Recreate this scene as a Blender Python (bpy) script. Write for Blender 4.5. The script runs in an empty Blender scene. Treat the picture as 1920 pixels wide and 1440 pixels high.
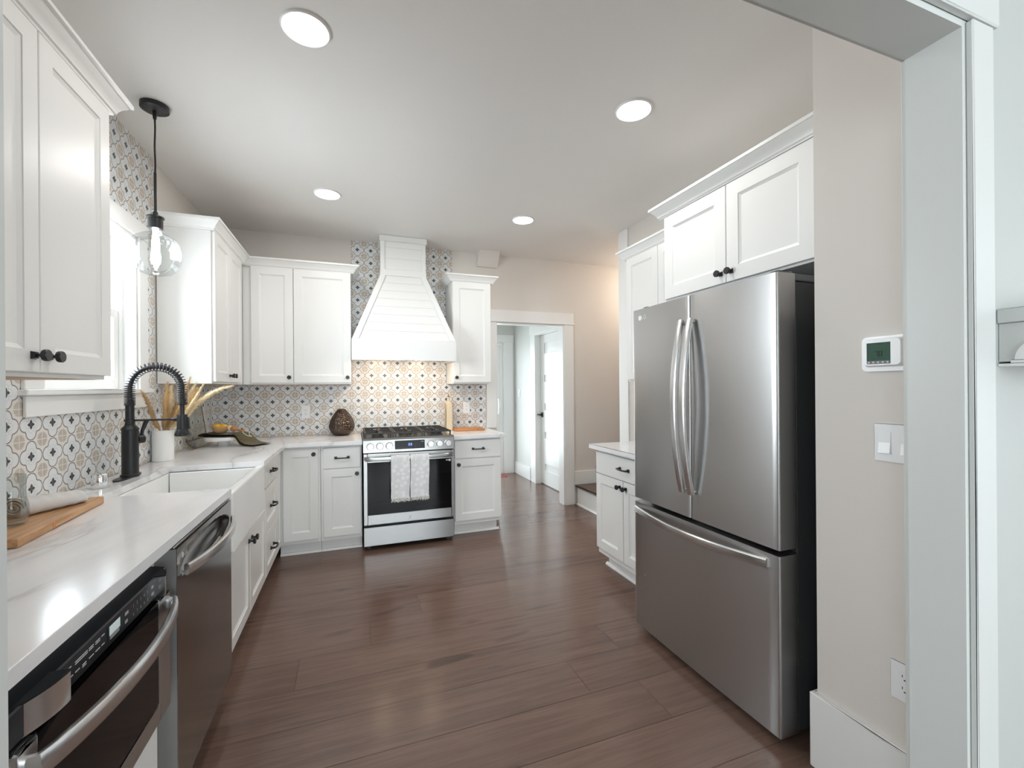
import bpy, bmesh, math, random
from mathutils import Vector, Matrix
random.seed(7)
SC = bpy.context.scene
COL = SC.collection
PI = math.pi

# ------------------------------------------------------------------ camera
CAM_H = 1.345
yaw, roll = 0.348866, 0.00767
cd = bpy.data.cameras.new('camera'); cam = bpy.data.objects.new('camera', cd); COL.objects.link(cam)
cd.sensor_fit = 'HORIZONTAL'; cd.sensor_width = 36.0
cd.lens = 820.4 / 1920 * 36.0
cd.shift_y = 6.4 / 1920
cd.clip_start = 0.02; cd.clip_end = 200
F = Vector((math.sin(yaw), math.cos(yaw), 0)); R0 = Vector((math.cos(yaw), -math.sin(yaw), 0)); U0 = Vector((0, 0, 1))
Rc = R0 * math.cos(roll) - U0 * math.sin(roll); Uc = U0 * math.cos(roll) + R0 * math.sin(roll)
M = Matrix((Rc, Uc, -F)).transposed().to_4x4(); M.translation = (0, 0, CAM_H)
cam.matrix_world = M
SC.camera = cam

# ------------------------------------------------------------------ view, world, daylight
SC.view_settings.view_transform = 'Standard'; SC.view_settings.look = 'None'
SC.view_settings.gamma = 1.0; SC.view_settings.use_curve_mapping = False
SC.view_settings.exposure = -0.20
SC.cycles.use_denoising = True
SC.cycles.max_bounces = 10; SC.cycles.diffuse_bounces = 6; SC.cycles.glossy_bounces = 5
SC.cycles.transparent_max_bounces = 12; SC.cycles.transmission_bounces = 6
SC.cycles.sample_clamp_indirect = 6.0
SC.cycles.caustics_reflective = False; SC.cycles.caustics_refractive = False
W = bpy.data.worlds.new('world'); SC.world = W; W.use_nodes = True
wb = W.node_tree.nodes['Background']; wb.inputs[0].default_value = (0.86, 0.94, 1.0, 1); wb.inputs[1].default_value = 2.2

def area(name, loc, rot, sx, sy, power, col, spread=PI):
    l = bpy.data.lights.new(name, 'AREA'); l.shape = 'RECTANGLE'; l.size = sx; l.size_y = sy
    l.energy = power; l.color = col; l.spread = spread
    o = bpy.data.objects.new(name, l); o.location = loc; o.rotation_euler = rot; COL.objects.link(o); return o
# daylight by the sink window and glass door; dining lamps are added fill
COOL = (0.90, 0.96, 1.0)
area('daylight_sink_window', (-1.42, 2.63, 1.78), (0, -PI/2, 0), 0.86, 0.8, 62, COOL)
area('daylight_glass_door', (1.60, 6.75, 1.05), (-PI/2, 0, 0), 1.1, 1.9, 78, (0.90, 0.97, 1.0))
area('fill_dining_window', (0.55, -4.25, 1.45), (PI/2, 0, 0), 3.4, 1.7, 255, (0.92, 0.97, 1.0))
area('fill_dining_side', (3.75, -1.9, 1.5), (0, PI/2, 0), 1.6, 1.6, 75, COOL)
area('fill_dining_left', (-3.05, -1.9, 1.5), (0, -PI/2, 0), 1.6, 1.6, 60, COOL)

# ------------------------------------------------------------------ materials
def newmat(name):
    m = bpy.data.materials.new(name); m.use_nodes = True
    return m, m.node_tree, m.node_tree.nodes['Principled BSDF']
def pbr(name, col, rough=0.5, metal=0.0, spec=0.5, coat=0.0, emis=None, estr=0.0, bump=None, aniso=0.0, sheen=0.0, trans=0.0, ior=1.45, vary=0.0):
    m, nt, b = newmat(name)
    b.inputs['Base Color'].default_value = (*col, 1); b.inputs['Roughness'].default_value = rough
    b.inputs['Metallic'].default_value = metal; b.inputs['Specular IOR Level'].default_value = spec
    b.inputs['Coat Weight'].default_value = coat; b.inputs['IOR'].default_value = ior
    b.inputs['Transmission Weight'].default_value = trans
    b.inputs['Sheen Weight'].default_value = sheen
    if aniso: b.inputs['Anisotropic'].default_value = aniso
    if emis: b.inputs['Emission Color'].default_value = (*emis, 1); b.inputs['Emission Strength'].default_value = estr
    tc = nt.nodes.new('ShaderNodeTexCoord')
    if vary:
        n = nt.nodes.new('ShaderNodeTexNoise'); n.inputs['Scale'].default_value = 3.0; nt.links.new(tc.outputs['Object'], n.inputs['Vector'])
        mx = nt.nodes.new('ShaderNodeMix'); mx.data_type = 'RGBA'
        mx.inputs[6].default_value = (*[c * (1 - vary) for c in col], 1); mx.inputs[7].default_value = (*[min(1, c * (1 + vary)) for c in col], 1)
        nt.links.new(n.outputs['Fac'], mx.inputs[0]); nt.links.new(mx.outputs[2], b.inputs['Base Color'])
    if bump:
        sc, st = bump[:2]
        n = nt.nodes.new('ShaderNodeTexNoise'); n.inputs['Scale'].default_value = sc; n.inputs['Detail'].default_value = 3
        nt.links.new(tc.outputs['Object'], n.inputs['Vector'])
        bp = nt.nodes.new('ShaderNodeBump'); bp.inputs['Strength'].default_value = st; bp.inputs['Distance'].default_value = 0.002
        nt.links.new(n.outputs['Fac'], bp.inputs['Height']); nt.links.new(bp.outputs['Normal'], b.inputs['Normal'])
    return m
# small expression helper over math nodes
class X:
    nt = None
    def __init__(s, v): s.v = v
    @staticmethod
    def op(o, *a):
        n = X.nt.nodes.new('ShaderNodeMath'); n.operation = o
        for i, q in enumerate(a):
            q = q.v if isinstance(q, X) else q
            if isinstance(q, (int, float)): n.inputs[i].default_value = q
            else: X.nt.links.new(q, n.inputs[i])
        return X(n.outputs[0])
    def __add__(s, o): return X.op('ADD', s, o)
    def __sub__(s, o): return X.op('SUBTRACT', s, o)
    def __rsub__(s, o): return X.op('SUBTRACT', o, s)
    def __mul__(s, o): return X.op('MULTIPLY', s, o)
    __rmul__ = __mul__; __radd__ = __add__
    def __truediv__(s, o): return X.op('DIVIDE', s, o)
    def lt(s, o): return X.op('LESS_THAN', s, o)
    def gt(s, o): return X.op('GREATER_THAN', s, o)
def xabs(a): return X.op('ABSOLUTE', a)
def xmin(*a):
    r = a[0]
    for q in a[1:]: r = X.op('MINIMUM', r, q)
    return r
def xmax(a, b): return X.op('MAXIMUM', a, b)
def length(a, b): return X.op('SQRT', a * a + b * b)
def sstep(d, e0, e1):            # 1 below e0, 0 above e1
    n = X.nt.nodes.new('ShaderNodeMapRange'); n.interpolation_type = 'SMOOTHSTEP'
    n.inputs['From Min'].default_value = e0; n.inputs['From Max'].default_value = e1
    n.inputs['To Min'].default_value = 1; n.inputs['To Max'].default_value = 0
    X.nt.links.new(d.v, n.inputs['Value']); return X(n.outputs['Result'])
def mixcol(fac, a, b):
    n = X.nt.nodes.new('ShaderNodeMix'); n.data_type = 'RGBA'
    X.nt.links.new(fac.v, n.inputs[0])
    for i, q in ((6, a), (7, b)):
        if isinstance(q, tuple): n.inputs[i].default_value = (*q, 1)
        else: X.nt.links.new(q, n.inputs[i])
    return n.outputs[2]
def noise(vec, scale, detail=2.0, rough=0.5):
    n = X.nt.nodes.new('ShaderNodeTexNoise'); n.inputs['Scale'].default_value = scale; n.inputs['Detail'].default_value = detail
    n.inputs['Roughness'].default_value = rough
    X.nt.links.new(vec, n.inputs['Vector']); return X(n.outputs['Fac'])

def tile_material(name, axis, u0, pu, v0, pv):
    """patterned cement tile: a white quatrefoil with a dark flower in each tile, beige motif where four tiles meet"""
    m, nt, b = newmat(name); X.nt = nt
    geo = nt.nodes.new('ShaderNodeNewGeometry'); sp = nt.nodes.new('ShaderNodeSeparateXYZ'); nt.links.new(geo.outputs['Position'], sp.inputs[0])
    U = X(sp.outputs[axis]); V = X(sp.outputs[2])
    fu = (U - (u0 - pu / 2)) / pu; fv = (V - (v0 - pv / 2)) / pv
    u = fu - X.op('FLOOR', fu) - 0.5; v = fv - X.op('FLOOR', fv) - 0.5
    au, av = xabs(u), xabs(v)
    # quatrefoil : four lobes joined by small cusps
    dq = xmin(length(au - 0.262, av) - 0.218, length(au, av - 0.262) - 0.218, length(u, v) - 0.338)
    inq = sstep(dq, -0.012, 0.006)
    line = sstep(xabs(dq), 0.010, 0.024)
    # beige eight-lobed motif round the tile corners
    cu = 0.5 - au; cv = 0.5 - av
    dc = xmax(length(cu, cv) - 0.225, 0.052 - dq)
    inb = sstep(dc, -0.008, 0.010)
    grout = sstep(xmin(cu, cv), 0.007, 0.013)
    # flower
    pet = xmin(xabs(au - 0.088) * 1.1 + av * 1.35, xabs(av - 0.088) * 1.1 + au * 1.35) - 0.080
    dots = xmin(length(au - 0.040, av - 0.040) - 0.024, length(u, v) - 0.03)
    fl = sstep(xmin(pet, dots), -0.006, 0.006)
    ring = sstep(xabs(length(u, v) - 0.185), 0.004, 0.011) * (au - av) * (au - av)
    scroll = sstep(xabs(length(au - 0.155, av - 0.155) - 0.06), 0.004, 0.012)
    ring2 = sstep(xabs(xmin(length(au - 0.15, av) - 0.105, length(au, av - 0.15) - 0.105)), 0.004, 0.012)
    n1 = noise(geo.outputs['Position'], 160, 4); n2 = noise(geo.outputs['Position'], 9, 2)
    white = mixcol(n2, (0.70, 0.72, 0.73), (0.78, 0.79, 0.79))
    cream = (0.72, 0.69, 0.65)
    beige = mixcol(sstep(n1, 0.38, 0.6), (0.54, 0.485, 0.425), (0.47, 0.415, 0.355))
    c = mixcol(inb, cream, beige)
    c = mixcol(inq, c, white)
    c = mixcol(ring2 * inq * 0.45, c, (0.40, 0.47, 0.50))
    c = mixcol(scroll * inq * 0.35, c, (0.40, 0.47, 0.50))
    c = mixcol(line, c, (0.17, 0.14, 0.13))
    c = mixcol(fl * inq, c, (0.035, 0.030, 0.028))
    c = mixcol(grout * (1 - inq * 0.55), c, (0.80, 0.77, 0.73))
    nt.links.new(c, b.inputs['Base Color']); b.inputs['Roughness'].default_value = 0.33
    bp = nt.nodes.new('ShaderNodeBump'); bp.inputs['Strength'].default_value = 0.35; bp.inputs['Distance'].default_value = 0.001; bp.invert = True
    nt.links.new(grout.v, bp.inputs['Height']); nt.links.new(bp.outputs['Normal'], b.inputs['Normal'])
    return m

def marble_material():
    m, nt, b = newmat('white_quartz'); X.nt = nt
    tc = nt.nodes.new('ShaderNodeNewGeometry')
    mp = nt.nodes.new('ShaderNodeMapping'); mp.inputs['Rotation'].default_value = (0, 0, 0.9); mp.inputs['Scale'].default_value = (1.0, 0.42, 1)
    nt.links.new(tc.outputs['Position'], mp.inputs[0])
    n = nt.nodes.new('ShaderNodeTexNoise'); n.inputs['Scale'].default_value = 1.7; n.inputs['Detail'].default_value = 6; n.inputs['Distortion'].default_value = 0.9
    nt.links.new(mp.outputs[0], n.inputs['Vector'])
    d = xabs(X(n.outputs['Fac']) - 0.5)
    vein = sstep(d, 0.0, 0.016); soft = sstep(d, 0.0, 0.09)
    mask = noise(tc.outputs['Position'], 1.3, 2)
    c = mixcol(soft * mask * 0.8, (0.84, 0.84, 0.85), (0.66, 0.66, 0.68))
    c = mixcol(vein * mask * 1.0, c, (0.50, 0.49, 0.48))
    nt.links.new(c, b.inputs['Base Color']); b.inputs['Roughness'].default_value = 0.16
    return m

def floor_material():
    m, nt, b = newmat('dark_plank'); X.nt = nt
    geo = nt.nodes.new('ShaderNodeNewGeometry')
    at = nt.nodes.new('ShaderNodeAttribute'); at.attribute_name = 'plank'
    sp = nt.nodes.new('ShaderNodeSeparateColor'); nt.links.new(at.outputs['Color'], sp.inputs[0])
    r = X(sp.outputs[0])
    cb = nt.nodes.new('ShaderNodeCombineXYZ'); X.nt.links.new((r * 40.0).v, cb.inputs[2]); X.nt.links.new((r * 13.0).v, cb.inputs[0])
    va = nt.nodes.new('ShaderNodeVectorMath'); va.operation = 'ADD'; nt.links.new(geo.outputs['Position'], va.inputs[0]); nt.links.new(cb.outputs[0], va.inputs[1])
    def mapped(sx, sy):
        q = nt.nodes.new('ShaderNodeMapping'); q.inputs['Scale'].default_value = (sx, sy, 1); nt.links.new(va.outputs[0], q.inputs[0]); return q.outputs[0]
    broad = noise(mapped(0.8, 5.0), 1.6, 3, 0.55)
    fine = noise(mapped(3.0, 60.0), 2.0, 4, 0.65)
    grain = noise(mapped(1.2, 22.0), 1.8, 3, 0.6)
    knot = sstep(noise(mapped(2.6, 10.0), 1.0, 1, 0.4), 0.235, 0.33)
    c = mixcol(broad, (0.112, 0.066, 0.050), (0.205, 0.126, 0.096))
    c = mixcol(sstep(fine, 0.36, 0.62) * 0.30, c, (0.090, 0.056, 0.046))
    c = mixcol(sstep(grain, 0.36, 0.58) * 0.5, c, (0.078, 0.050, 0.042))
    c = mixcol(knot * 0.7, c, (0.040, 0.028, 0.026))
    c = mixcol(r * 0.42, c, (0.21, 0.133, 0.103))
    nt.links.new(c, b.inputs['Base Color']); b.inputs['Roughness'].default_value = 0.30
    rr = fine * 0.08 + 0.19
    nt.links.new(rr.v, b.inputs['Roughness'])
    bp = nt.nodes.new('ShaderNodeBump'); bp.inputs['Strength'].default_value = 0.12; bp.inputs['Distance'].default_value = 0.001
    nt.links.new(fine.v, bp.inputs['Height']); nt.links.new(bp.outputs['Normal'], b.inputs['Normal'])
    return m

def steel_material(name, col, rough, aniso, rot=0.0, axis='Z', streak=0.02):
    """brushed stainless: fine horizontal brush lines, highlights drawn out across them"""
    m, nt, b = newmat(name); X.nt = nt
    b.inputs['Metallic'].default_value = 1.0; b.inputs['Roughness'].default_value = rough
    b.inputs['Anisotropic'].default_value = aniso; b.inputs['Anisotropic Rotation'].default_value = rot
    tg = nt.nodes.new('ShaderNodeTangent'); tg.direction_type = 'RADIAL'; tg.axis = axis
    nt.links.new(tg.outputs[0], b.inputs['Tangent'])
    geo = nt.nodes.new('ShaderNodeNewGeometry')
    mp = nt.nodes.new('ShaderNodeMapping'); mp.inputs['Scale'].default_value = (2, 2, 420); nt.links.new(geo.outputs['Position'], mp.inputs[0])
    n = noise(mp.outputs[0], 3.0, 3)
    c = mixcol(n, tuple(x * (1 - streak) for x in col), tuple(min(1, x * (1 + streak)) for x in col))
    nt.links.new(c, b.inputs['Base Color'])
    nt.links.new((n * 0.012 + (rough - 0.006)).v, b.inputs['Roughness'])
    return m

def clear_glass(name, tint=(0.96, 0.98, 0.98), refl=0.5):
    m = bpy.data.materials.new(name); m.use_nodes = True; nt = m.node_tree; nt.nodes.clear()
    o = nt.nodes.new('ShaderNodeOutputMaterial'); t = nt.nodes.new('ShaderNodeBsdfTransparent'); t.inputs[0].default_value = (*tint, 1)
    g = nt.nodes.new('ShaderNodeBsdfGlossy'); g.inputs['Roughness'].default_value = 0.02
    lw = nt.nodes.new('ShaderNodeFresnel'); lw.inputs[0].default_value = 1.45
    mu = nt.nodes.new('ShaderNodeMath'); mu.operation = 'MULTIPLY'; mu.inputs[1].default_value = refl; nt.links.new(lw.outputs[0], mu.inputs[0])
    mx = nt.nodes.new('ShaderNodeMixShader'); nt.links.new(mu.outputs[0], mx.inputs[0]); nt.links.new(t.outputs[0], mx.inputs[1]); nt.links.new(g.outputs[0], mx.inputs[2])
    nt.links.new(mx.outputs[0], o.inputs[0]); return m

def weave_material(name, col, col2, sx, sy, sz, bump=0.5, rough=0.9):
    m, nt, b = newmat(name); X.nt = nt
    tc = nt.nodes.new('ShaderNodeTexCoord'); sp = nt.nodes.new('ShaderNodeSeparateXYZ'); nt.links.new(tc.outputs['UV'], sp.inputs[0])
    su = X.op('SINE', X(sp.outputs[0]) * sx); sv = X.op('SINE', X(sp.outputs[1]) * sy)
    h = xmax(su, sv) if sz else (su * sv)
    h = h * 0.5 + 0.5
    nz = noise(tc.outputs['Object'], 300, 2)
    c = mixcol(h, col2, col); nt.links.new(c, b.inputs['Base Color']); b.inputs['Roughness'].default_value = rough
    b.inputs['Sheen Weight'].default_value = 0.2
    bp = nt.nodes.new('ShaderNodeBump'); bp.inputs['Strength'].default_value = bump; bp.inputs['Distance'].default_value = 0.003
    nt.links.new((h + nz * 0.25).v, bp.inputs['Height']); nt.links.new(bp.outputs['Normal'], b.inputs['Normal'])
    return m

def wood_material(name, c1, c2, stretch=(2, 24, 24), rough=0.45, spec=0.4):
    m, nt, b = newmat(name); X.nt = nt
    tc = nt.nodes.new('ShaderNodeTexCoord'); mp = nt.nodes.new('ShaderNodeMapping'); mp.inputs['Scale'].default_value = stretch
    nt.links.new(tc.outputs['Object'], mp.inputs[0])
    n = noise(mp.outputs[0], 2.2, 5, 0.6)
    c = mixcol(sstep(n, 0.35, 0.68), c1, c2); nt.links.new(c, b.inputs['Base Color'])
    b.inputs['Roughness'].default_value = rough; b.inputs['Specular IOR Level'].default_value = spec
    return m

MT = {}
MT['cab'] = pbr('white_cabinet_lacquer', (0.80, 0.80, 0.785), 0.32, spec=0.45)
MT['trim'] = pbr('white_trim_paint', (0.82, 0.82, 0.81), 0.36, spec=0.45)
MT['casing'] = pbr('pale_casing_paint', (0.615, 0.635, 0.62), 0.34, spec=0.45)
MT['wall'] = pbr('greige_wall_paint', (0.71, 0.672, 0.632), 0.62, spec=0.3, bump=(90, 0.06), vary=0.012)
MT['wallw'] = pbr('pale_hall_paint', (0.67, 0.67, 0.65), 0.6, spec=0.3, bump=(90, 0.06))
MT['dining'] = pbr('pale_dining_paint', (0.48, 0.50, 0.485), 0.5, spec=0.3, bump=(90, 0.06))
MT['ceil'] = pbr('ceiling_paint', (0.80, 0.78, 0.755), 0.55, spec=0.35, bump=(60, 0.06), vary=0.01)
MT['quartz'] = marble_material()
MT['floor'] = floor_material()
MT['gap'] = pbr('plank_joint', (0.035, 0.024, 0.02), 0.8)
MT['tileB'] = tile_material('patterned_tile_back', 0, 0.050, 0.1225, 1.350, 0.1214)
MT['tileL'] = tile_material('patterned_tile_left', 1, 2.054, 0.1268, 1.218, 0.1215)
MT['steel'] = steel_material('brushed_stainless', (0.51, 0.51, 0.51), 0.28, 0.75, 0.25)
MT['steelr'] = steel_material('range_stainless', (0.34, 0.34, 0.335), 0.28, 0.75, 0.25)
MT['steelh'] = steel_material('satin_handle_steel', (0.70, 0.70, 0.70), 0.24, 0.3, 0.25)
MT['steeld'] = steel_material('dark_stainless', (0.33, 0.32, 0.31), 0.16, 0.35, 0.25)
MT['chrome'] = pbr('chrome', (0.86, 0.87, 0.88), 0.06, metal=1)
MT['case'] = pbr('charcoal_case', (0.058, 0.060, 0.063), 0.35)
MT['darkgrey'] = pbr('dark_grey_plastic', (0.16, 0.17, 0.175), 0.45)
MT['edge'] = pbr('door_edge_steel', (0.30, 0.295, 0.285), 0.42, metal=0.55)
MT['black'] = pbr('matt_black_metal', (0.014, 0.014, 0.016), 0.36, spec=0.5)
MT['blackglass'] = pbr('black_glass', (0.004, 0.004, 0.005), 0.05, spec=0.22)
MT['panelblk'] = pbr('black_control_panel', (0.012, 0.014, 0.017), 0.30, spec=0.3)
MT['iron'] = pbr('cast_iron', (0.035, 0.033, 0.032), 0.42, bump=(200, 0.2))
MT['cooktop'] = pbr('cooktop_enamel', (0.30, 0.30, 0.30), 0.18, metal=0.9)
MT['mark'] = pbr('pale_print', (0.62, 0.63, 0.64), 0.4)
MT['darkprint'] = pbr('dark_print', (0.02, 0.035, 0.03), 0.5)
MT['plate'] = pbr('white_plastic', (0.84, 0.85, 0.86), 0.3)
MT['slot'] = pbr('dark_slot', (0.05, 0.05, 0.05), 0.6)
MT['glow'] = pbr('led_diffuser', (0.9, 0.9, 0.9), 0.5, emis=(1.0, 0.965, 0.92), estr=14)
MT['bulb'] = pbr('lit_bulb', (1, 1, 1), 0.4, emis=(1.0, 0.985, 0.97), estr=62)
MT['hoodlamp'] = pbr('lit_hood_lamp', (1, 1, 1), 0.4, emis=(1.0, 0.80, 0.60), estr=6)
MT['digit'] = pbr('blue_digit', (0.1, 0.15, 0.5), 0.4, emis=(0.25, 0.35, 1.0), estr=2.2)
MT['lcd'] = pbr('grey_lcd', (0.45, 0.52, 0.52), 0.3, emis=(0.55, 0.65, 0.65), estr=0.35)
MT['lcdgreen'] = pbr('green_lcd', (0.050, 0.110, 0.078), 0.5, spec=0.15)
MT['glass'] = clear_glass('clear_glass')
MT['winglass'] = clear_glass('window_glass', (0.97, 0.99, 1.0), 0.35)
MT['porcelain'] = pbr('white_fireclay', (0.86, 0.86, 0.85), 0.10, coat=0.3)
MT['ceramic'] = pbr('white_matt_ceramic', (0.82, 0.82, 0.81), 0.5)
MT['cream'] = pbr('cream_ceramic', (0.72, 0.62, 0.44), 0.45, bump=(45, 0.5))
MT['hammer'] = None
MT['board'] = wood_material('warm_board_wood', (0.42, 0.215, 0.095), (0.56, 0.33, 0.17), (24, 2, 24))
MT['board2'] = wood_material('orange_board_wood', (0.50, 0.20, 0.055), (0.62, 0.29, 0.10), (2, 24, 24))
MT['bowl'] = wood_material('pale_bowl_wood', (0.48, 0.27, 0.12), (0.60, 0.38, 0.19), (4, 4, 30))
MT['lemon'] = pbr('lemon_skin', (0.82, 0.46, 0.015), 0.4, bump=(220, 0.3))
MT['brass'] = pbr('aged_brass', (0.30, 0.18, 0.085), 0.35, metal=0.8)
MT['pampas'] = pbr('dry_pampas', (0.52, 0.34, 0.165), 0.95, bump=(260, 0.9), vary=0.25)
MT['pampas2'] = pbr('pale_pampas', (0.76, 0.61, 0.38), 0.95, bump=(260, 0.9), vary=0.18)
MT['stem'] = pbr('dry_stem', (0.55, 0.40, 0.22), 0.9)
MT['olive'] = weave_material('olive_waffle', (0.125, 0.097, 0.035), (0.040, 0.031, 0.012), 130, 130, 1, 0.9)
MT['olivedk'] = pbr('olive_cloth', (0.075, 0.058, 0.022), 0.95)
MT['towel'] = weave_material('white_textured_towel', (0.80, 0.79, 0.77), (0.70, 0.68, 0.65), 190, 420, 0, 0.6)
MT['twine'] = pbr('jute_twine', (0.62, 0.52, 0.40), 0.95)
MT['grass'] = pbr('lawn', (0.10, 0.19, 0.05), 0.95, vary=0.4)
MT['leaf'] = pbr('hedge_leaf', (0.07, 0.16, 0.045), 0.7, bump=(18, 1.0), vary=0.5)
MT['tread'] = wood_material('stair_tread_wood', (0.075, 0.042, 0.03), (0.115, 0.068, 0.05), (24, 2, 24), 0.3)
MT['red'] = pbr('red_cord', (0.65, 0.12, 0.12), 0.5)
MT['ply'] = wood_material('cabinet_underside_ply', (0.55, 0.36, 0.21), (0.62, 0.44, 0.28), (24, 3, 24))
def hammered():
    m, nt, b = newmat('hammered_bronze'); X.nt = nt
    tc = nt.nodes.new('ShaderNodeTexCoord'); v = nt.nodes.new('ShaderNodeTexVoronoi'); v.inputs['Scale'].default_value = 75
    nt.links.new(tc.outputs['Object'], v.inputs['Vector'])
    b.inputs['Base Color'].default_value = (0.115, 0.085, 0.068, 1); b.inputs['Metallic'].default_value = 0.95; b.inputs['Roughness'].default_value = 0.2
    bp = nt.nodes.new('ShaderNodeBump'); bp.inputs['Strength'].default_value = 1.0; bp.inputs['Distance'].default_value = 0.006
    nt.links.new(v.outputs['Distance'], bp.inputs['Height']); nt.links.new(bp.outputs['Normal'], b.inputs['Normal']); return m
MT['hammer'] = hammered()
def lace():
    """soft white cloth with raised five-petal flowers"""
    m, nt, b = newmat('white_flower_towel'); X.nt = nt
    tc = nt.nodes.new('ShaderNodeTexCoord'); mp = nt.nodes.new('ShaderNodeMapping'); mp.inputs['Scale'].default_value = (1, 0.02, 1); nt.links.new(tc.outputs['Object'], mp.inputs[0])
    v = nt.nodes.new('ShaderNodeTexVoronoi'); v.inputs['Scale'].default_value = 19; v.inputs['Randomness'].default_value = 0.7; nt.links.new(mp.outputs[0], v.inputs['Vector'])
    d = nt.nodes.new('ShaderNodeVectorMath'); d.operation = 'SUBTRACT'; nt.links.new(mp.outputs[0], d.inputs[0]); nt.links.new(v.outputs['Position'], d.inputs[1])
    s = nt.nodes.new('ShaderNodeSeparateXYZ'); nt.links.new(d.outputs[0], s.inputs[0])
    x, z = X(s.outputs[0]), X(s.outputs[2]); r = length(x, z); an = X.op('ARCTAN2', z, x)
    pet = xabs(X.op('COSINE', an * 2.5)) * 0.012 + 0.0065
    n = noise(tc.outputs['Object'], 260, 3)
    f = sstep(r - pet, -0.002, 0.0015) * sstep(0.0035 - r, -0.0015, 0.001)
    c = mixcol(f, (0.71, 0.715, 0.725), (0.88, 0.875, 0.865)); nt.links.new(c, b.inputs['Base Color']); b.inputs['Roughness'].default_value = 0.95
    bp = nt.nodes.new('ShaderNodeBump'); bp.inputs['Strength'].default_value = 0.5; bp.inputs['Distance'].default_value = 0.003
    nt.links.new((f + n * 0.5).v, bp.inputs['Height']); nt.links.new(bp.outputs['Normal'], b.inputs['Normal']); return m
MT['lace'] = lace()

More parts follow.
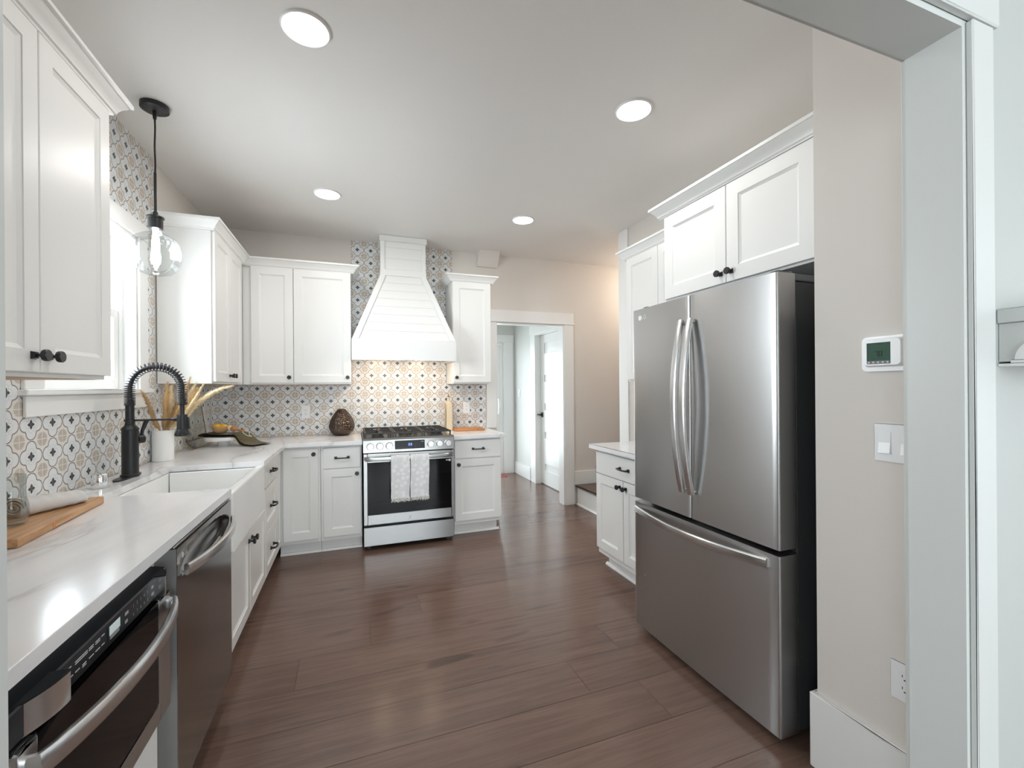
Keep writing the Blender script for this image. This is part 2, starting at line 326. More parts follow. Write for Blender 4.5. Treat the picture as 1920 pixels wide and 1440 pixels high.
# ------------------------------------------------------------------ mesh helpers
class B:
    """collects shapes, through a placing function T, into one mesh"""
    def __init__(s, T=None):
        s.wn = False; s.bm = bmesh.new(); s.T = T or (lambda a, b, c: (a, b, c)); s.mi = 0; s.uv = None
    def V(s, a, b, c): return s.bm.verts.new(s.T(a, b, c))
    def Fc(s, vs):
        try:
            f = s.bm.faces.new(vs); f.material_index = s.mi; return f
        except ValueError: return None
    def box(s, a0, a1, b0, b1, c0, c1, bev=0.0, seg=1):
        v = [s.V(a, b, c) for c in (c0, c1) for b in (b0, b1) for a in (a0, a1)]
        fs = [s.Fc([v[i] for i in q]) for q in ((0, 1, 3, 2), (4, 5, 7, 6), (0, 1, 5, 4), (2, 3, 7, 6), (0, 2, 6, 4), (1, 3, 7, 5))]
        if bev:
            s.wn = True
            es = {e for f in fs for e in f.edges}
            r = bmesh.ops.bevel(s.bm, geom=list(es), offset=bev, segments=seg, affect='EDGES', profile=0.5)
            for f in r['faces']: f.material_index = s.mi
        return s
    def hexa(s, lo, hi):           # two quads (lists of four (a,b,c)) joined
        p = [s.V(*q) for q in lo]; q = [s.V(*w) for w in hi]
        s.Fc(p); s.Fc(q)
        for i in range(4): s.Fc([p[i], p[(i + 1) % 4], q[(i + 1) % 4], q[i]])
        return s
    def prism(s, poly, b0, b1, plane='ac'):
        f = {'ac': lambda p, t: (p[0], t, p[1]), 'ab': lambda p, t: (p[0], p[1], t), 'bc': lambda p, t: (t, p[0], p[1])}[plane]
        p = [s.V(*f(q, b0)) for q in poly]; q = [s.V(*f(w, b1)) for w in poly]
        s.Fc(p); s.Fc(q); n = len(poly)
        for i in range(n): s.Fc([p[i], p[(i + 1) % n], q[(i + 1) % n], q[i]])
        return s
    def lathe(s, prof, cen=(0, 0, 0), n=32, axis='c', close=True, scale=(1, 1)):
        rings = []
        for r, h in prof:
            if r < 1e-6:
                rings.append([s.V(*s._ax(cen, 0, 0, h, axis))])
            else:
                rings.append([s.V(*s._ax(cen, r * math.cos(2 * PI * i / n) * scale[0], r * math.sin(2 * PI * i / n) * scale[1], h, axis)) for i in range(n)])
        for A, C in zip(rings, rings[1:]):
            if len(A) == 1 and len(C) == 1: continue
            for i in range(n):
                j = (i + 1) % n
                if len(A) == 1: s.Fc([A[0], C[i], C[j]])
                elif len(C) == 1: s.Fc([A[i], A[j], C[0]])
                else: s.Fc([A[i], A[j], C[j], C[i]])
        if close:
            for q in (rings[0], rings[-1]):
                if len(q) > 2: s.Fc(q)
        return s
    def _ax(s, c, x, y, h, axis):
        if axis == 'c': return (c[0] + x, c[1] + y, c[2] + h)
        if axis == 'b': return (c[0] + x, c[1] + h, c[2] + y)
        return (c[0] + h, c[1] + x, c[2] + y)
    def tube(s, pts, r, n=10, cap=True, flat=None):
        """round (or flattened) bar along points; r number or list; flat=(w,t,upvector) gives a rounded rectangular section"""
        pts = [Vector(p) for p in pts]; N = len(pts); rs = r if isinstance(r, (list, tuple)) else [r] * N
        up = Vector(flat[2]) if flat else None
        rings = []; prev = None
        for i, p in enumerate(pts):
            t = (pts[min(i + 1, N - 1)] - pts[max(i - 1, 0)]).normalized()
            if up is not None: x = up - t * up.dot(t)
            elif prev is None:
                x = Vector((0, 0, 1)) if abs(t.z) < 0.9 else Vector((1, 0, 0)); x = x - t * x.dot(t)
            else: x = prev - t * prev.dot(t)
            x.normalize(); prev = x; y = t.cross(x)
            ring = []
            for k in range(n):
                an = 2 * PI * k / n
                if flat:
                    e = 4.0; ca, sa = math.cos(an), math.sin(an)
                    q = (abs(ca) ** e + abs(sa) ** e) ** (-1 / e)
                    o = x * (ca * q * flat[0] / 2 * rs[i]) + y * (sa * q * flat[1] / 2 * rs[i])
                else: o = (x * math.cos(an) + y * math.sin(an)) * rs[i]
                ring.append(s.V(*(p + o)))
            rings.append(ring)
        for A, C in zip(rings, rings[1:]):
            for k in range(n): s.Fc([A[k], A[(k + 1) % n], C[(k + 1) % n], C[k]])
        if cap: s.Fc(rings[0]); s.Fc(rings[-1])
        return s
    def grid(s, fn, nu, nv, thick=0.0):
        g = [[s.V(*fn(i / nu, j / nv)) for j in range(nv + 1)] for i in range(nu + 1)]
        if s.uv is None: s.uv = s.bm.loops.layers.uv.new('UVMap')
        for i in range(nu):
            for j in range(nv):
                f = s.Fc([g[i][j], g[i + 1][j], g[i + 1][j + 1], g[i][j + 1]])
                if f:
                    for lp, (a, c) in zip(f.loops, ((i, j), (i + 1, j), (i + 1, j + 1), (i, j + 1))): lp[s.uv].uv = (a / nu, c / nv)
        return s
    def sphere(s, cen, r, n=20, m=12, sc=(1, 1, 1)):
        pr = [(r * math.sin(PI * k / m), -r * math.cos(PI * k / m)) for k in range(m + 1)]
        rings = []
        for rad, h in pr:
            if rad < 1e-6: rings.append([s.V(cen[0], cen[1], cen[2] + h * sc[2])])
            else: rings.append([s.V(cen[0] + rad * sc[0] * math.cos(2 * PI * i / n), cen[1] + rad * sc[1] * math.sin(2 * PI * i / n), cen[2] + h * sc[2]) for i in range(n)])
        for A, C in zip(rings, rings[1:]):
            for i in range(n):
                j = (i + 1) % n
                if len(A) == 1: s.Fc([A[0], C[i], C[j]])
                elif len(C) == 1: s.Fc([A[i], A[j], C[0]])
                else: s.Fc([A[i], A[j], C[j], C[i]])
        return s
    def text(s, txt, size, a, c, b, align='CENTER', depth=0.0008, flip=False):
        cu = bpy.data.curves.new('t', 'FONT'); cu.body = txt; cu.size = size; cu.align_x = align; cu.align_y = 'CENTER'; cu.resolution_u = 3
        o = bpy.data.objects.new('t', cu); COL.objects.link(o)
        dg = bpy.context.evaluated_depsgraph_get(); dg.update()
        me = bpy.data.meshes.new_from_object(o.evaluated_get(dg))
        vs = [s.V(a + (-v.co.x if flip else v.co.x), b + depth, c + v.co.y) for v in me.vertices]
        for p in me.polygons: s.Fc([vs[i] for i in p.vertices])
        bpy.data.objects.remove(o); bpy.data.meshes.remove(me); bpy.data.curves.remove(cu)
        return s
    def door(s, a0, a1, c0, c1, b0, t=0.020, stile=0.062, rec=0.009, slope=0.013, rail=None):
        rail = rail or stile; b1 = b0 + t; e = 0.002
        def ring(i, k, b): return [s.V(a0 + i, b, c0 + k), s.V(a1 - i, b, c0 + k), s.V(a1 - i, b, c1 - k), s.V(a0 + i, b, c1 - k)]
        R = [ring(0, 0, b0), ring(0, 0, b1 - e), ring(e, e, b1), ring(stile, rail, b1), ring(stile + 0.001, rail + 0.001, b1 - 0.003), ring(stile + slope, rail + slope, b1 - rec)]
        s.Fc(R[0])
        for A, C in zip(R, R[1:]):
            for k in range(4): s.Fc([A[k], A[(k + 1) % 4], C[(k + 1) % 4], C[k]])
        s.Fc(R[-1]); return s
    def sweep(s, path, prof, closed=False):
        """profile (out, c) swept along a plan polyline path of (a,b); out is to the left of travel; ends capped"""
        P = [Vector(p) for p in path]; n = len(P); rows = []
        for i, p in enumerate(P):
            d0 = (P[i] - P[i - 1]).normalized() if i > 0 else None
            d1 = (P[i + 1] - P[i]).normalized() if i < n - 1 else None
            nn = lambda d: Vector((-d.y, d.x))
            if d0 is None: off = nn(d1)
            elif d1 is None: off = nn(d0)
            else:
                h = nn(d0) + nn(d1); off = h / (h.dot(nn(d0)))
            rows.append([s.V(p.x + off.x * o, p.y + off.y * o, c) for o, c in prof])
        m = len(prof)
        for A, C in zip(rows, rows[1:]):
            for k in range(m): s.Fc([A[k], A[(k + 1) % m], C[(k + 1) % m], C[k]])
        s.Fc(rows[0]); s.Fc(rows[-1]); return s

def obj(name, b, mats, parent=None, smooth=35, label=None):
    """links what a builder holds as ONE mesh object; parts sit under their thing"""
    bm = b.bm
    bmesh.ops.remove_doubles(bm, verts=bm.verts, dist=1e-6)
    bmesh.ops.recalc_face_normals(bm, faces=bm.faces)
    if parent is not None:
        off = parent.get('_o')
        bmesh.ops.translate(bm, verts=bm.verts, vec=-Vector(off))
    me = bpy.data.meshes.new(name); bm.to_mesh(me); bm.free()
    for m in (mats if isinstance(mats, (list, tuple)) else [mats]): me.materials.append(MT[m] if isinstance(m, str) else m)
    if smooth:
        for p in me.polygons: p.use_smooth = True
        me.set_sharp_from_angle(angle=math.radians(smooth))
    o = bpy.data.objects.new(name, me); COL.objects.link(o)
    if smooth and b.wn:
        w = o.modifiers.new('even_shading', 'WEIGHTED_NORMAL'); w.keep_sharp = True; w.weight = 100
    if parent is not None:
        o.parent = parent; o['_o'] = list(parent['_o'])
    else: o['_o'] = [0.0, 0.0, 0.0]
    if label: o['label'] = label
    return o
def tag(o, label, cat, group=None):
    o['label'] = label; o['category'] = cat
    if group: o['group'] = group
    return o
def thing(name, label, cat, loc, group=None):
    o = bpy.data.objects.new(name, None); o.empty_display_size = 0.05; o.location = loc; COL.objects.link(o); o['_o'] = list(loc)
    return tag(o, label, cat, group)
def single(name, b, mats, label, cat, group=None, smooth=35):
    """a thing that is one mesh, its origin at the middle of its base"""
    vs = [v.co for v in b.bm.verts]
    c = Vector(((min(v.x for v in vs) + max(v.x for v in vs)) / 2, (min(v.y for v in vs) + max(v.y for v in vs)) / 2, min(v.z for v in vs)))
    bmesh.ops.translate(b.bm, verts=b.bm.verts, vec=-c)
    o = obj(name, b, mats, None, smooth); o.location = c; o['_o'] = list(c)
    return tag(o, label, cat, group)
def struct(name, b, mats, parent=None, smooth=35):
    o = obj(name, b, mats, parent, smooth)
    if parent is None: o['kind'] = 'structure'
    return o
# placing functions: a runs along the wall, b out of it, c up
def face_back(y0): return lambda a, b, c: (a, y0 - b, c)          # fronts that look towards -Y
def face_left(x0): return lambda a, b, c: (x0 + b, a, c)          # fronts that look towards +X
def face_right(x0): return lambda a, b, c: (x0 - b, a, c)         # fronts that look towards -X

# ------------------------------------------------------------------ the setting
XL, YB, ZC = -1.152, 4.48, 2.77
# floor: planks laid across the room
b = B(); lay = b.bm.loops.layers.float_color.new('plank')
b.mi = 1; b.box(-3.2, 4.8, -4.3, 6.75, -0.10, -0.0022); b.mi = 0
PW, PL = 0.2395, 1.83
known = {-1: 1.935, 0: -0.24, 1: 1.313, 3: 0.695, 4: 0.383, 5: 0.08, 6: -0.257, 7: 1.28, 8: 0.976}
for r in range(-12, 34):
    y1 = 3.845 - r * PW; y0 = y1 - PW
    j = known.get(r, 0.31 * r * 1.7 + 0.13)
    x = j - PL * math.ceil((j + 3.2) / PL)
    while x < 4.8:
        xa, xb = max(x, -3.2) + 0.0008, min(x + PL, 4.8) - 0.0008
        if xb - xa > 0.01 and y1 < 6.75 and y0 > -4.3:
            f = b.Fc([b.V(xa, y0 + 0.0008, 0), b.V(xb, y0 + 0.0008, 0), b.V(xb, y1 - 0.0008, 0), b.V(xa, y1 - 0.0008, 0)])
            q = random.random()
            for lp in f.loops: lp[lay] = (q, q, q, 1)
        x += PL
struct('floor', b, ['floor', 'gap'], smooth=0)
b = B(); b.box(-9, 9, -14, 18, -0.40, -0.30); struct('ground', b, 'grass', smooth=0)
b = B(); b.box(-3.2, 4.8, -4.15, 4.60, ZC, ZC + 0.1); struct('ceiling', b, 'ceil', smooth=0)
b = B(); b.box(0.85, 2.65, 4.60, 6.62, 2.45, 2.55); struct('ceiling_hall', b, 'wallw', smooth=0)
def wall(name, boxes, mat='wall'):
    q = B()
    for x in boxes: q.box(*x)
    return struct(name, q, mat, smooth=0)
WY0, WY1, WZ0, WZ1 = 2.232, 3.058, 1.335, 2.212
wall('wall_left', [(-1.302, XL, 0.667, WY0, 0, ZC), (-1.302, XL, WY1, 4.60, 0, ZC), (-1.302, XL, WY0, WY1, 0, WZ0), (-1.302, XL, WY0, WY1, WZ1, ZC)])
OX0, OX1, OZ = 1.451, 2.262, 2.05
wall('wall_back', [(XL, OX0, YB, 4.60, 0, ZC), (OX1, 4.7, YB, 4.60, 0, ZC), (OX0, OX1, YB, 4.60, OZ, ZC)])
wall('wall_right', [(2.34, 2.45, 1.083, 3.46, 0, ZC)])
wall('wall_niche', [(1.53, 2.45, 0.667, 1.083, 0, ZC)])
JL, JR, JZ = -0.3735, 1.262, 2.13
for nm, ya, yb, mt in (('wall_front', 0.615, 0.667, 'wall'), ('wall_dining_front', 0.565, 0.6149, 'dining')):
    wall(nm, [(-3.1, JL - 0.018, ya, yb, 0, ZC), (JR + 0.018, 3.7, ya, yb, 0, ZC), (JL - 0.018, JR + 0.018, ya, yb, JZ + 0.018, ZC)], mt)
wall('wall_stair_near', [(2.45, 4.7, 3.36, 3.46, 0, ZC)])
wall('wall_stair_end', [(4.6, 4.7, 3.46, YB, 0, ZC)])
wall('wall_hall_right', [(2.405, 2.52, 4.60, 4.78, 0, 2.45), (2.405, 2.52, 5.65, 6.60, 0, 2.45), (2.405, 2.52, 4.78, 5.65, 2.085, 2.45)], 'wallw')
wall('wall_hall_left', [(0.85, 0.95, 4.60, 6.60, 0, 2.45)], 'wallw')
wall('wall_hall_end', [(0.95, 1.05, 6.48, 6.60, 0, 2.45), (2.215, 2.405, 6.48, 6.60, 0, 2.45), (1.05, 2.215, 6.48, 6.60, 2.05, 2.45)], 'wallw')
wall('wall_dining_back', [(-3.1, -1.2, -4.1, -4.0, 0, ZC), (2.3, 3.7, -4.1, -4.0, 0, ZC), (-1.2, 2.3, -4.1, -4.0, 0, 0.6), (-1.2, 2.3, -4.1, -4.0, 2.3, ZC)])
for nm, x0, x1 in (('wall_dining_left', -3.0, -2.9), ('wall_dining_right', 3.6, 3.7)):
    wall(nm, [(x0, x1, -4.0, -2.7, 0, ZC), (x0, x1, -1.1, 0.565, 0, ZC), (x0, x1, -2.7, -1.1, 0, 0.7), (x0, x1, -2.7, -1.1, 2.3, ZC)])
# unseen dining windows, added for the fill light: frame, bars, panes
def far_window(name, T, a0, a1, c0, c1, n):
    q = B(T); q.box(a0, a1, -0.08, 0, c0, c0 + 0.05).box(a0, a1, -0.08, 0, c1 - 0.05, c1).box(a0, a0 + 0.05, -0.08, 0, c0 + 0.05, c1 - 0.05).box(a1 - 0.05, a1, -0.08, 0, c0 + 0.05, c1 - 0.05)
    w = struct(name, q, 'trim', smooth=0)
    q = B(T)
    for i in range(1, n):
        x = a0 + (a1 - a0) * i / n; q.box(x - 0.03, x + 0.03, -0.075, -0.005, c0 + 0.05, c1 - 0.05)
    q.box(a0 + 0.05, a1 - 0.05, -0.06, -0.02, (c0 + c1) / 2 - 0.025, (c0 + c1) / 2 + 0.025); obj('sash_bar', q, 'trim', w, 0)
    q = B(T); q.box(a0 + 0.05, a1 - 0.05, -0.045, -0.04, c0 + 0.05, c1 - 0.05); obj('pane', q, 'winglass', w, 0)
far_window('window_2', lambda a, b, c: (a, -4.0 + b, c), -1.2, 2.3, 0.6, 2.3, 4)
far_window('window_3', face_left(-2.9), -2.7, -1.1, 0.7, 2.3, 2)
far_window('window_4', face_right(3.6), -2.7, -1.1, 0.7, 2.3, 2)

# cased opening the camera looks through
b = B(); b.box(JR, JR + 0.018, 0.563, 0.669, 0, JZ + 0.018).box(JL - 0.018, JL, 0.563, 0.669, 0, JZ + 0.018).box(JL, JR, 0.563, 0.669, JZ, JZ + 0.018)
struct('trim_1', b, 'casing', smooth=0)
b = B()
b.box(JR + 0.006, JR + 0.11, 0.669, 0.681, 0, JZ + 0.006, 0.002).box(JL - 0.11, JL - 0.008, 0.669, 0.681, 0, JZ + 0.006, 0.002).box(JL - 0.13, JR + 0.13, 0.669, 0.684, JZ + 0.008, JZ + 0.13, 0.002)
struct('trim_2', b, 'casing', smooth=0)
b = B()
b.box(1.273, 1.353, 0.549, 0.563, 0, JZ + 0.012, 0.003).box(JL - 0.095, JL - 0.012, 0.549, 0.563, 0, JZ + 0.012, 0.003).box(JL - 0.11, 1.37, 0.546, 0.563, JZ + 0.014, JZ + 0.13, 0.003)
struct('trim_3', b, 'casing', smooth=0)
# casing of the hall opening
b = B()
b.box(1.335, OX0, 4.462, YB, 0.915, OZ, 0.0015).box(OX1, 2.377, 4.462, YB, 0, OZ, 0.0015).box(1.33, 2.382, 4.460, YB, OZ + 0.012, 2.182, 0.0015).box(1.325, 2.392, 4.452, YB, OZ, OZ + 0.014, 0.003)
b.box(OX0, OX0 + 0.012, YB, 4.602, 0, OZ).box(OX1 - 0.012, OX1, YB, 4.602, 0, OZ).box(OX0 + 0.012, OX1 - 0.012, YB, 4.602, OZ - 0.012, OZ)
struct('trim_4', b, 'trim', smooth=0)
# white board on the end of the right wall
b = B(); b.box(2.325, 2.34, 3.335, 3.478, 0, ZC, 0.002).box(2.34, 2.455, 3.46, 3.478, 0, ZC, 0.002); struct('trim_5', b, 'trim', smooth=0)
b = B(); b.box(1.512, 1.53, 0.681, 1.101, 0, 0.262, 0.004).box(1.53, 2.30, 1.083, 1.101, 0, 0.262, 0.004); struct('baseboard_niche', b, 'trim', smooth=0)
b = B(); b.box(2.378, 2.68, 4.462, YB, 0.222, 0.378, 0.003); struct('baseboard_back', b, 'trim', smooth=0)
b = B(); b.box(2.389, 2.405, 5.83, 6.48, 0, 0.19, 0.003); struct('baseboard_hall', b, 'trim', smooth=0)

# kitchen window (over the sink)
T = face_left(XL)
b = B(T); b.box(WY0, WY0 + 0.02, -0.15, 0.007, WZ0, WZ1).box(WY1 - 0.02, WY1, -0.15, 0.007, WZ0, WZ1).box(WY0 + 0.02, WY1 - 0.02, -0.15, 0.007, WZ1 - 0.02, WZ1).box(WY0 + 0.02, WY1 - 0.02, -0.15, 0, WZ0, WZ0 + 0.012)
win = struct('window_1', b, 'trim', smooth=0)
b = B(T); b.box(2.125, WY0 + 0.004, 0.006, 0.020, 1.352, WZ1, 0.002).box(WY1 - 0.004, 3.162, 0.006, 0.020, 1.352, WZ1, 0.002)
b.box(2.115, 3.170, 0.006, 0.022, WZ1, 2.306, 0.002); obj('casing', b, 'trim', win, 0)
b = B(T); b.box(2.108, 3.192, -0.06, 0.036, 1.328, 1.352, 0.004); obj('window_stool', b, 'trim', win, 0)
b = B(T); b.box(2.133, 3.165, 0.006, 0.018, 1.247, 1.328, 0.002); obj('window_apron', b, 'trim', win, 0)
b = B(T)
for y0, y1 in ((WY0 + 0.02, WY0 + 0.042), (WY1 - 0.042, WY1 - 0.02)): b.box(y0, y1, -0.14, -0.05, 1.352, WZ1 - 0.02)
obj('side_track', b, 'trim', win, 0)
def sash(b0, c0, c1):
    y0, y1 = WY0 + 0.042, WY1 - 0.042; st = 0.052
    q = B(T); q.box(y0, y0 + st, b0, b0 + 0.032, c0, c1, 0.003).box(y1 - st, y1, b0, b0 + 0.032, c0, c1, 0.003).box(y0 + st, y1 - st, b0, b0 + 0.032, c0, c0 + 0.05, 0.003).box(y0 + st, y1 - st, b0, b0 + 0.032, c1 - 0.045, c1, 0.003)
    o = obj('sash', q, 'trim', win, 0)
    q = B(T); q.box(y0 + st, y1 - st, b0 + 0.012, b0 + 0.017, c0 + 0.05, c1 - 0.045); obj('pane', q, 'winglass', o, 0)
    return o
lo = sash(-0.095, 1.352, 1.785); sash(-0.132, 1.745, WZ1 - 0.022)
b = B(T); b.box(2.60, 2.66, -0.085, -0.060, 1.787, 1.802, 0.003); obj('sash_lock', b, 'trim', win, 0)

# patterned tile
b = B(); t0 = YB - 0.0055
b.box(-1.1465, 1.332, t0, YB - 0.0003, 0.9145, 1.384).box(-0.0085, 0.903, t0, YB - 0.0003, 1.384, ZC - 0.0005).box(0.903, 0.976, t0, YB - 0.0003, 2.445, ZC - 0.0005)
tag(obj('tile_backsplash', b, 'tileB', None, 0), 'patterned quatrefoil tile on the back wall, running from counter up behind the range hood', 'backsplash')
b = B(); t1 = XL + 0.0055
b.box(XL + 0.0003, t1, 0.69, 4.474, 0.9145, 1.30).box(XL + 0.0003, t1, 0.69, 2.18, 1.30, 1.384).box(XL + 0.0003, t1, 3.08, 4.474, 1.30, 1.384)
b.box(XL + 0.0003, t1, 2.026, 2.18, 1.384, ZC - 0.0005).box(XL + 0.0003, t1, 3.08, 3.288, 1.384, ZC - 0.0005).box(XL + 0.0003, t1, 2.18, 3.08, 2.245, ZC - 0.0005)
tag(obj('tile_backsplash', b, 'tileL', None, 0), 'patterned quatrefoil tile on the window wall, around the sink window to ceiling', 'backsplash')

# slanted box where back wall meets the ceiling
b = B(); b.hexa([(1.238, 4.345, ZC - 0.0005), (1.462, 4.345, ZC - 0.0005), (1.462, YB - 0.0005, ZC - 0.0005), (1.238, YB - 0.0005, ZC - 0.0005)],
                [(1.238, 4.455, 2.625), (1.462, 4.455, 2.625), (1.462, YB - 0.0005, 2.625), (1.238, YB - 0.0005, 2.625)])
tag(obj('duct_cover', b, 'wall', None, 0), 'small slanted wall-coloured box under ceiling, right of the range hood', 'duct cover')

# hall door and glass door
b = B(); b.box(2.389, 2.52, 5.632, 5.652, 0, 2.085).box(2.389, 2.52, 4.778, 4.798, 0, 2.085).box(2.389, 2.52, 4.798, 5.632, 2.067, 2.085)
d1 = struct('door_1', b, 'trim', smooth=0)
b = B(); b.box(2.389, 2.405, 5.652, 5.80, 0, 2.085, 0.002).box(2.389, 2.405, 4.66, 4.778, 0, 2.085, 0.002).box(2.383, 2.405, 4.64, 5.82, 2.085, 2.21, 0.002); obj('door_casing', b, 'trim', d1, 0)
T = face_right(2.475)
b = B(T); b.box(4.80, 5.63, -0.035, -0.012, 0.012, 2.065)
for a0, a1 in ((4.80, 4.92), (5.51, 5.63)): b.box(a0, a1, -0.012, 0, 0.012, 2.065, 0.002)
rails = [0.012, 0.20, 0.29, 0.64, 0.73, 1.03, 1.12, 1.42, 1.51, 1.81, 1.95, 2.065]
for c0, c1 in zip(rails[0::2], rails[1::2]): b.box(4.92, 5.51, -0.012, 0, c0, c1 if c0 < 1.9 else 2.065, 0.002)
leaf = obj('door_leaf', b, 'trim', d1, 0)
b = B(T); b.box(5.545, 5.605, 0, 0.009, 0.93, 0.995, 0.002).lathe([(0.011, 0.009), (0.011, 0.045)], (5.575, 0, 0.962), 16, 'b').box(5.565, 5.69, 0.04, 0.055, 0.954, 0.972, 0.004)
obj('door_handle', b, 'black', leaf)
b = B(); b.box(1.05, 1.10, 6.50, 6.58, 0, 2.05).box(2.165, 2.215, 6.50, 6.58, 0, 2.05).box(1.10, 2.165, 6.50, 6.58, 2.0, 2.05).box(1.10, 2.165, 6.50, 6.58, 0, 0.03)
d2 = struct('door_2', b, 'trim', smooth=0)
for x0, x1, y in ((1.10, 1.66, 6.55), (1.62, 2.165, 6.515)):
    b = B(); b.box(x0, x0 + 0.06, y, y + 0.03, 0.03, 2.0).box(x1 - 0.06, x1, y, y + 0.03, 0.03, 2.0).box(x0 + 0.06, x1 - 0.06, y, y + 0.03, 0.03, 0.12).box(x0 + 0.06, x1 - 0.06, y, y + 0.03, 1.93, 2.0)
    p = obj('sliding_panel', b, 'trim', d2, 0)
    b = B(); b.box(x0 + 0.06, x1 - 0.06, y + 0.012, y + 0.018, 0.12, 1.93); obj('pane', b, 'winglass', p, 0)
    if x1 > 2:
        b = B(); b.tube([(2.135, y, 0.93), (2.135, y - 0.045, 0.95), (2.135, y - 0.055, 1.05), (2.135, y - 0.045, 1.15), (2.135, y, 1.17)], 0.012, 10); obj('pull_handle', b, 'trim', p)
b = B(); b.box(2.215, 2.375, 6.464, 6.48, 0, 2.05, 0.002).box(0.96, 1.05, 6.464, 6.48, 0, 2.05, 0.002).box(0.955, 2.385, 6.46, 6.48, 2.05, 2.165, 0.002); obj('door_casing', b, 'trim', d2, 0)

# stair
st = thing('stair', 'dark wood stair with white risers behind the right counter', 'stair', (2.6, 3.97, 0))
for i in range(5):
    x = 2.41 + 0.27 * i; z = 0.2 * (i + 1)
    b = B(); b.box(x, x + 0.02, 3.479, 4.459, z - 0.2, z - 0.001); obj('riser', b, 'trim', st, 0)
    b = B(); b.box(x - 0.03, x + 0.272, 3.479, 4.459, z, z + 0.026, 0.008, 3); obj('tread', b, 'tread', st)
b = B(); b.prism([(2.395, 0.0), (2.41, 0.0), (2.41, 0.018), (2.402, 0.014)], 3.479, 4.459); obj('shoe_moulding', b, 'trim', st, 0)

# ------------------------------------------------------------------ cabinets
def knob(T, a, c, b0, par):
    q = B(T)
    q.hexa([(a - .011, b0, c - .011), (a + .011, b0, c - .011), (a + .011, b0, c + .011), (a - .011, b0, c + .011)],
           [(a - .008, b0 + .009, c - .008), (a + .008, b0 + .009, c - .008), (a + .008, b0 + .009, c + .008), (a - .008, b0 + .009, c + .008)])
    q.lathe([(0.0055, b0 + .008), (0.0045, b0 + .014), (0.0075, b0 + .021), (0.0155, b0 + .023), (0.0165, b0 + .025), (0.0165, b0 + .033), (0.0150, b0 + .035), (0, b0 + .035)], (a, 0, c), 24, 'b')
    return obj('knob', q, 'black', par)
def pull(T, a, c, b0, par, w=0.132):
    q = B(T); h = w / 2
    for s in (-1, 1):
        x = a + s * (h - 0.011)
        q.hexa([(x - .011, b0, c - .011), (x + .011, b0, c - .011), (x + .011, b0, c + .011), (x - .011, b0, c + .011)],
               [(x - .007, b0 + .012, c - .007), (x + .007, b0 + .012, c - .007), (x + .007, b0 + .012, c + .007), (x - .007, b0 + .012, c + .007)])
        q.box(x - .007, x + .007, b0 + .012, b0 + .030, c - .006, c + .006, 0.002)
    pts = [(a + h * (t / 6 - 1) * 0.95, b0 + .026 + .010 * (1 - (t / 6 - 1) ** 2), c) for t in range(13)]
    q.tube(pts, 1.0, 12, True, (0.010, 0.011, (0, 0, 1)))
    return obj('pull', q, 'black', par)
def crown(T, a0, a1, depth, top, par, left=True, right=True, base=0.022, ret_l=None, ret_r=None):
    h = 0.071; z = top - h
    prof = [(-0.012, z), (base, z), (base + .002, z + .006), (base + .008, z + .010), (base + .010, z + .018), (base + .020, z + .034), (base + .034, z + .048), (base + .038, z + .054), (base + .046, z + .056), (base + .046, top - .003), (base + .044, top), (-0.012, top)]
    path = ([(a0, -(ret_l if ret_l is not None else depth))] if left else []) + [(a0, 0), (a1, 0)] + ([(a1, -(ret_r if ret_r is not None else depth))] if right else [])
    q = B(T); q.sweep(path, prof); return obj('crown_moulding', q, 'cab', par, 25)
def upper(label, T, a0, a1, depth, doors, knobs, top=2.443, bot=1.385, cl=True, cr=True, doortop=None, body0=None, body1=None, ply=True, group=None, **kw):
    r = thing('wall_cabinet', label, 'cabinet', T((a0 + a1) / 2, -depth / 2, bot), group)
    q = B(T); q.box(body0 if body0 is not None else a0, body1 if body1 is not None else a1, -depth, 0, bot, top - 0.05, 0.001); obj('carcass', q, 'cab', r, 0)
    if ply:
        q = B(T); q.box(a0 + .02, a1 - .02, -depth + .01, -0.02, bot - .0015, bot + .001); obj('underside', q, 'ply', r, 0)
    dt = doortop or top - 0.069
    for (d0, d1), k in zip(doors, knobs):
        q = B(T); q.door(d0, d1, bot + .013, dt, 0.0005); d = obj('door', q, 'cab', r, 25)
        if k: knob(T, d0 + .03 if k < 0 else d1 - .03, bot + .06, 0.0205, d)
    if cl is not None: crown(T, a0, a1, depth, top, r, cl, cr, **kw)
    return r
TL = face_left(-0.856); TB = face_back(4.175)
upper('white two-door wall cabinet at left edge, between the opening and the sink window', TL, 1.225, 2.021, 0.289, [(1.237, 1.629), (1.633, 2.019)], [1, -1])
upper('white wall cabinet on the window wall, tall side panel beside the sink window', TL, 3.318, 4.155, 0.289, [(3.330, 3.699), (3.705, 4.066)], [1, -1], cr=False)
upper('white wall cabinet with a narrow and a wide door, left of the range hood', TB, -0.835, -0.010, 0.298, [(-0.793, -0.4765), (-0.4715, -0.0125)], [1, 1], cl=False, body0=-0.856)
upper('narrow white single-door wall cabinet right of the range hood', TB, 0.908, 1.294, 0.298, [(0.911, 1.291)], [-1])
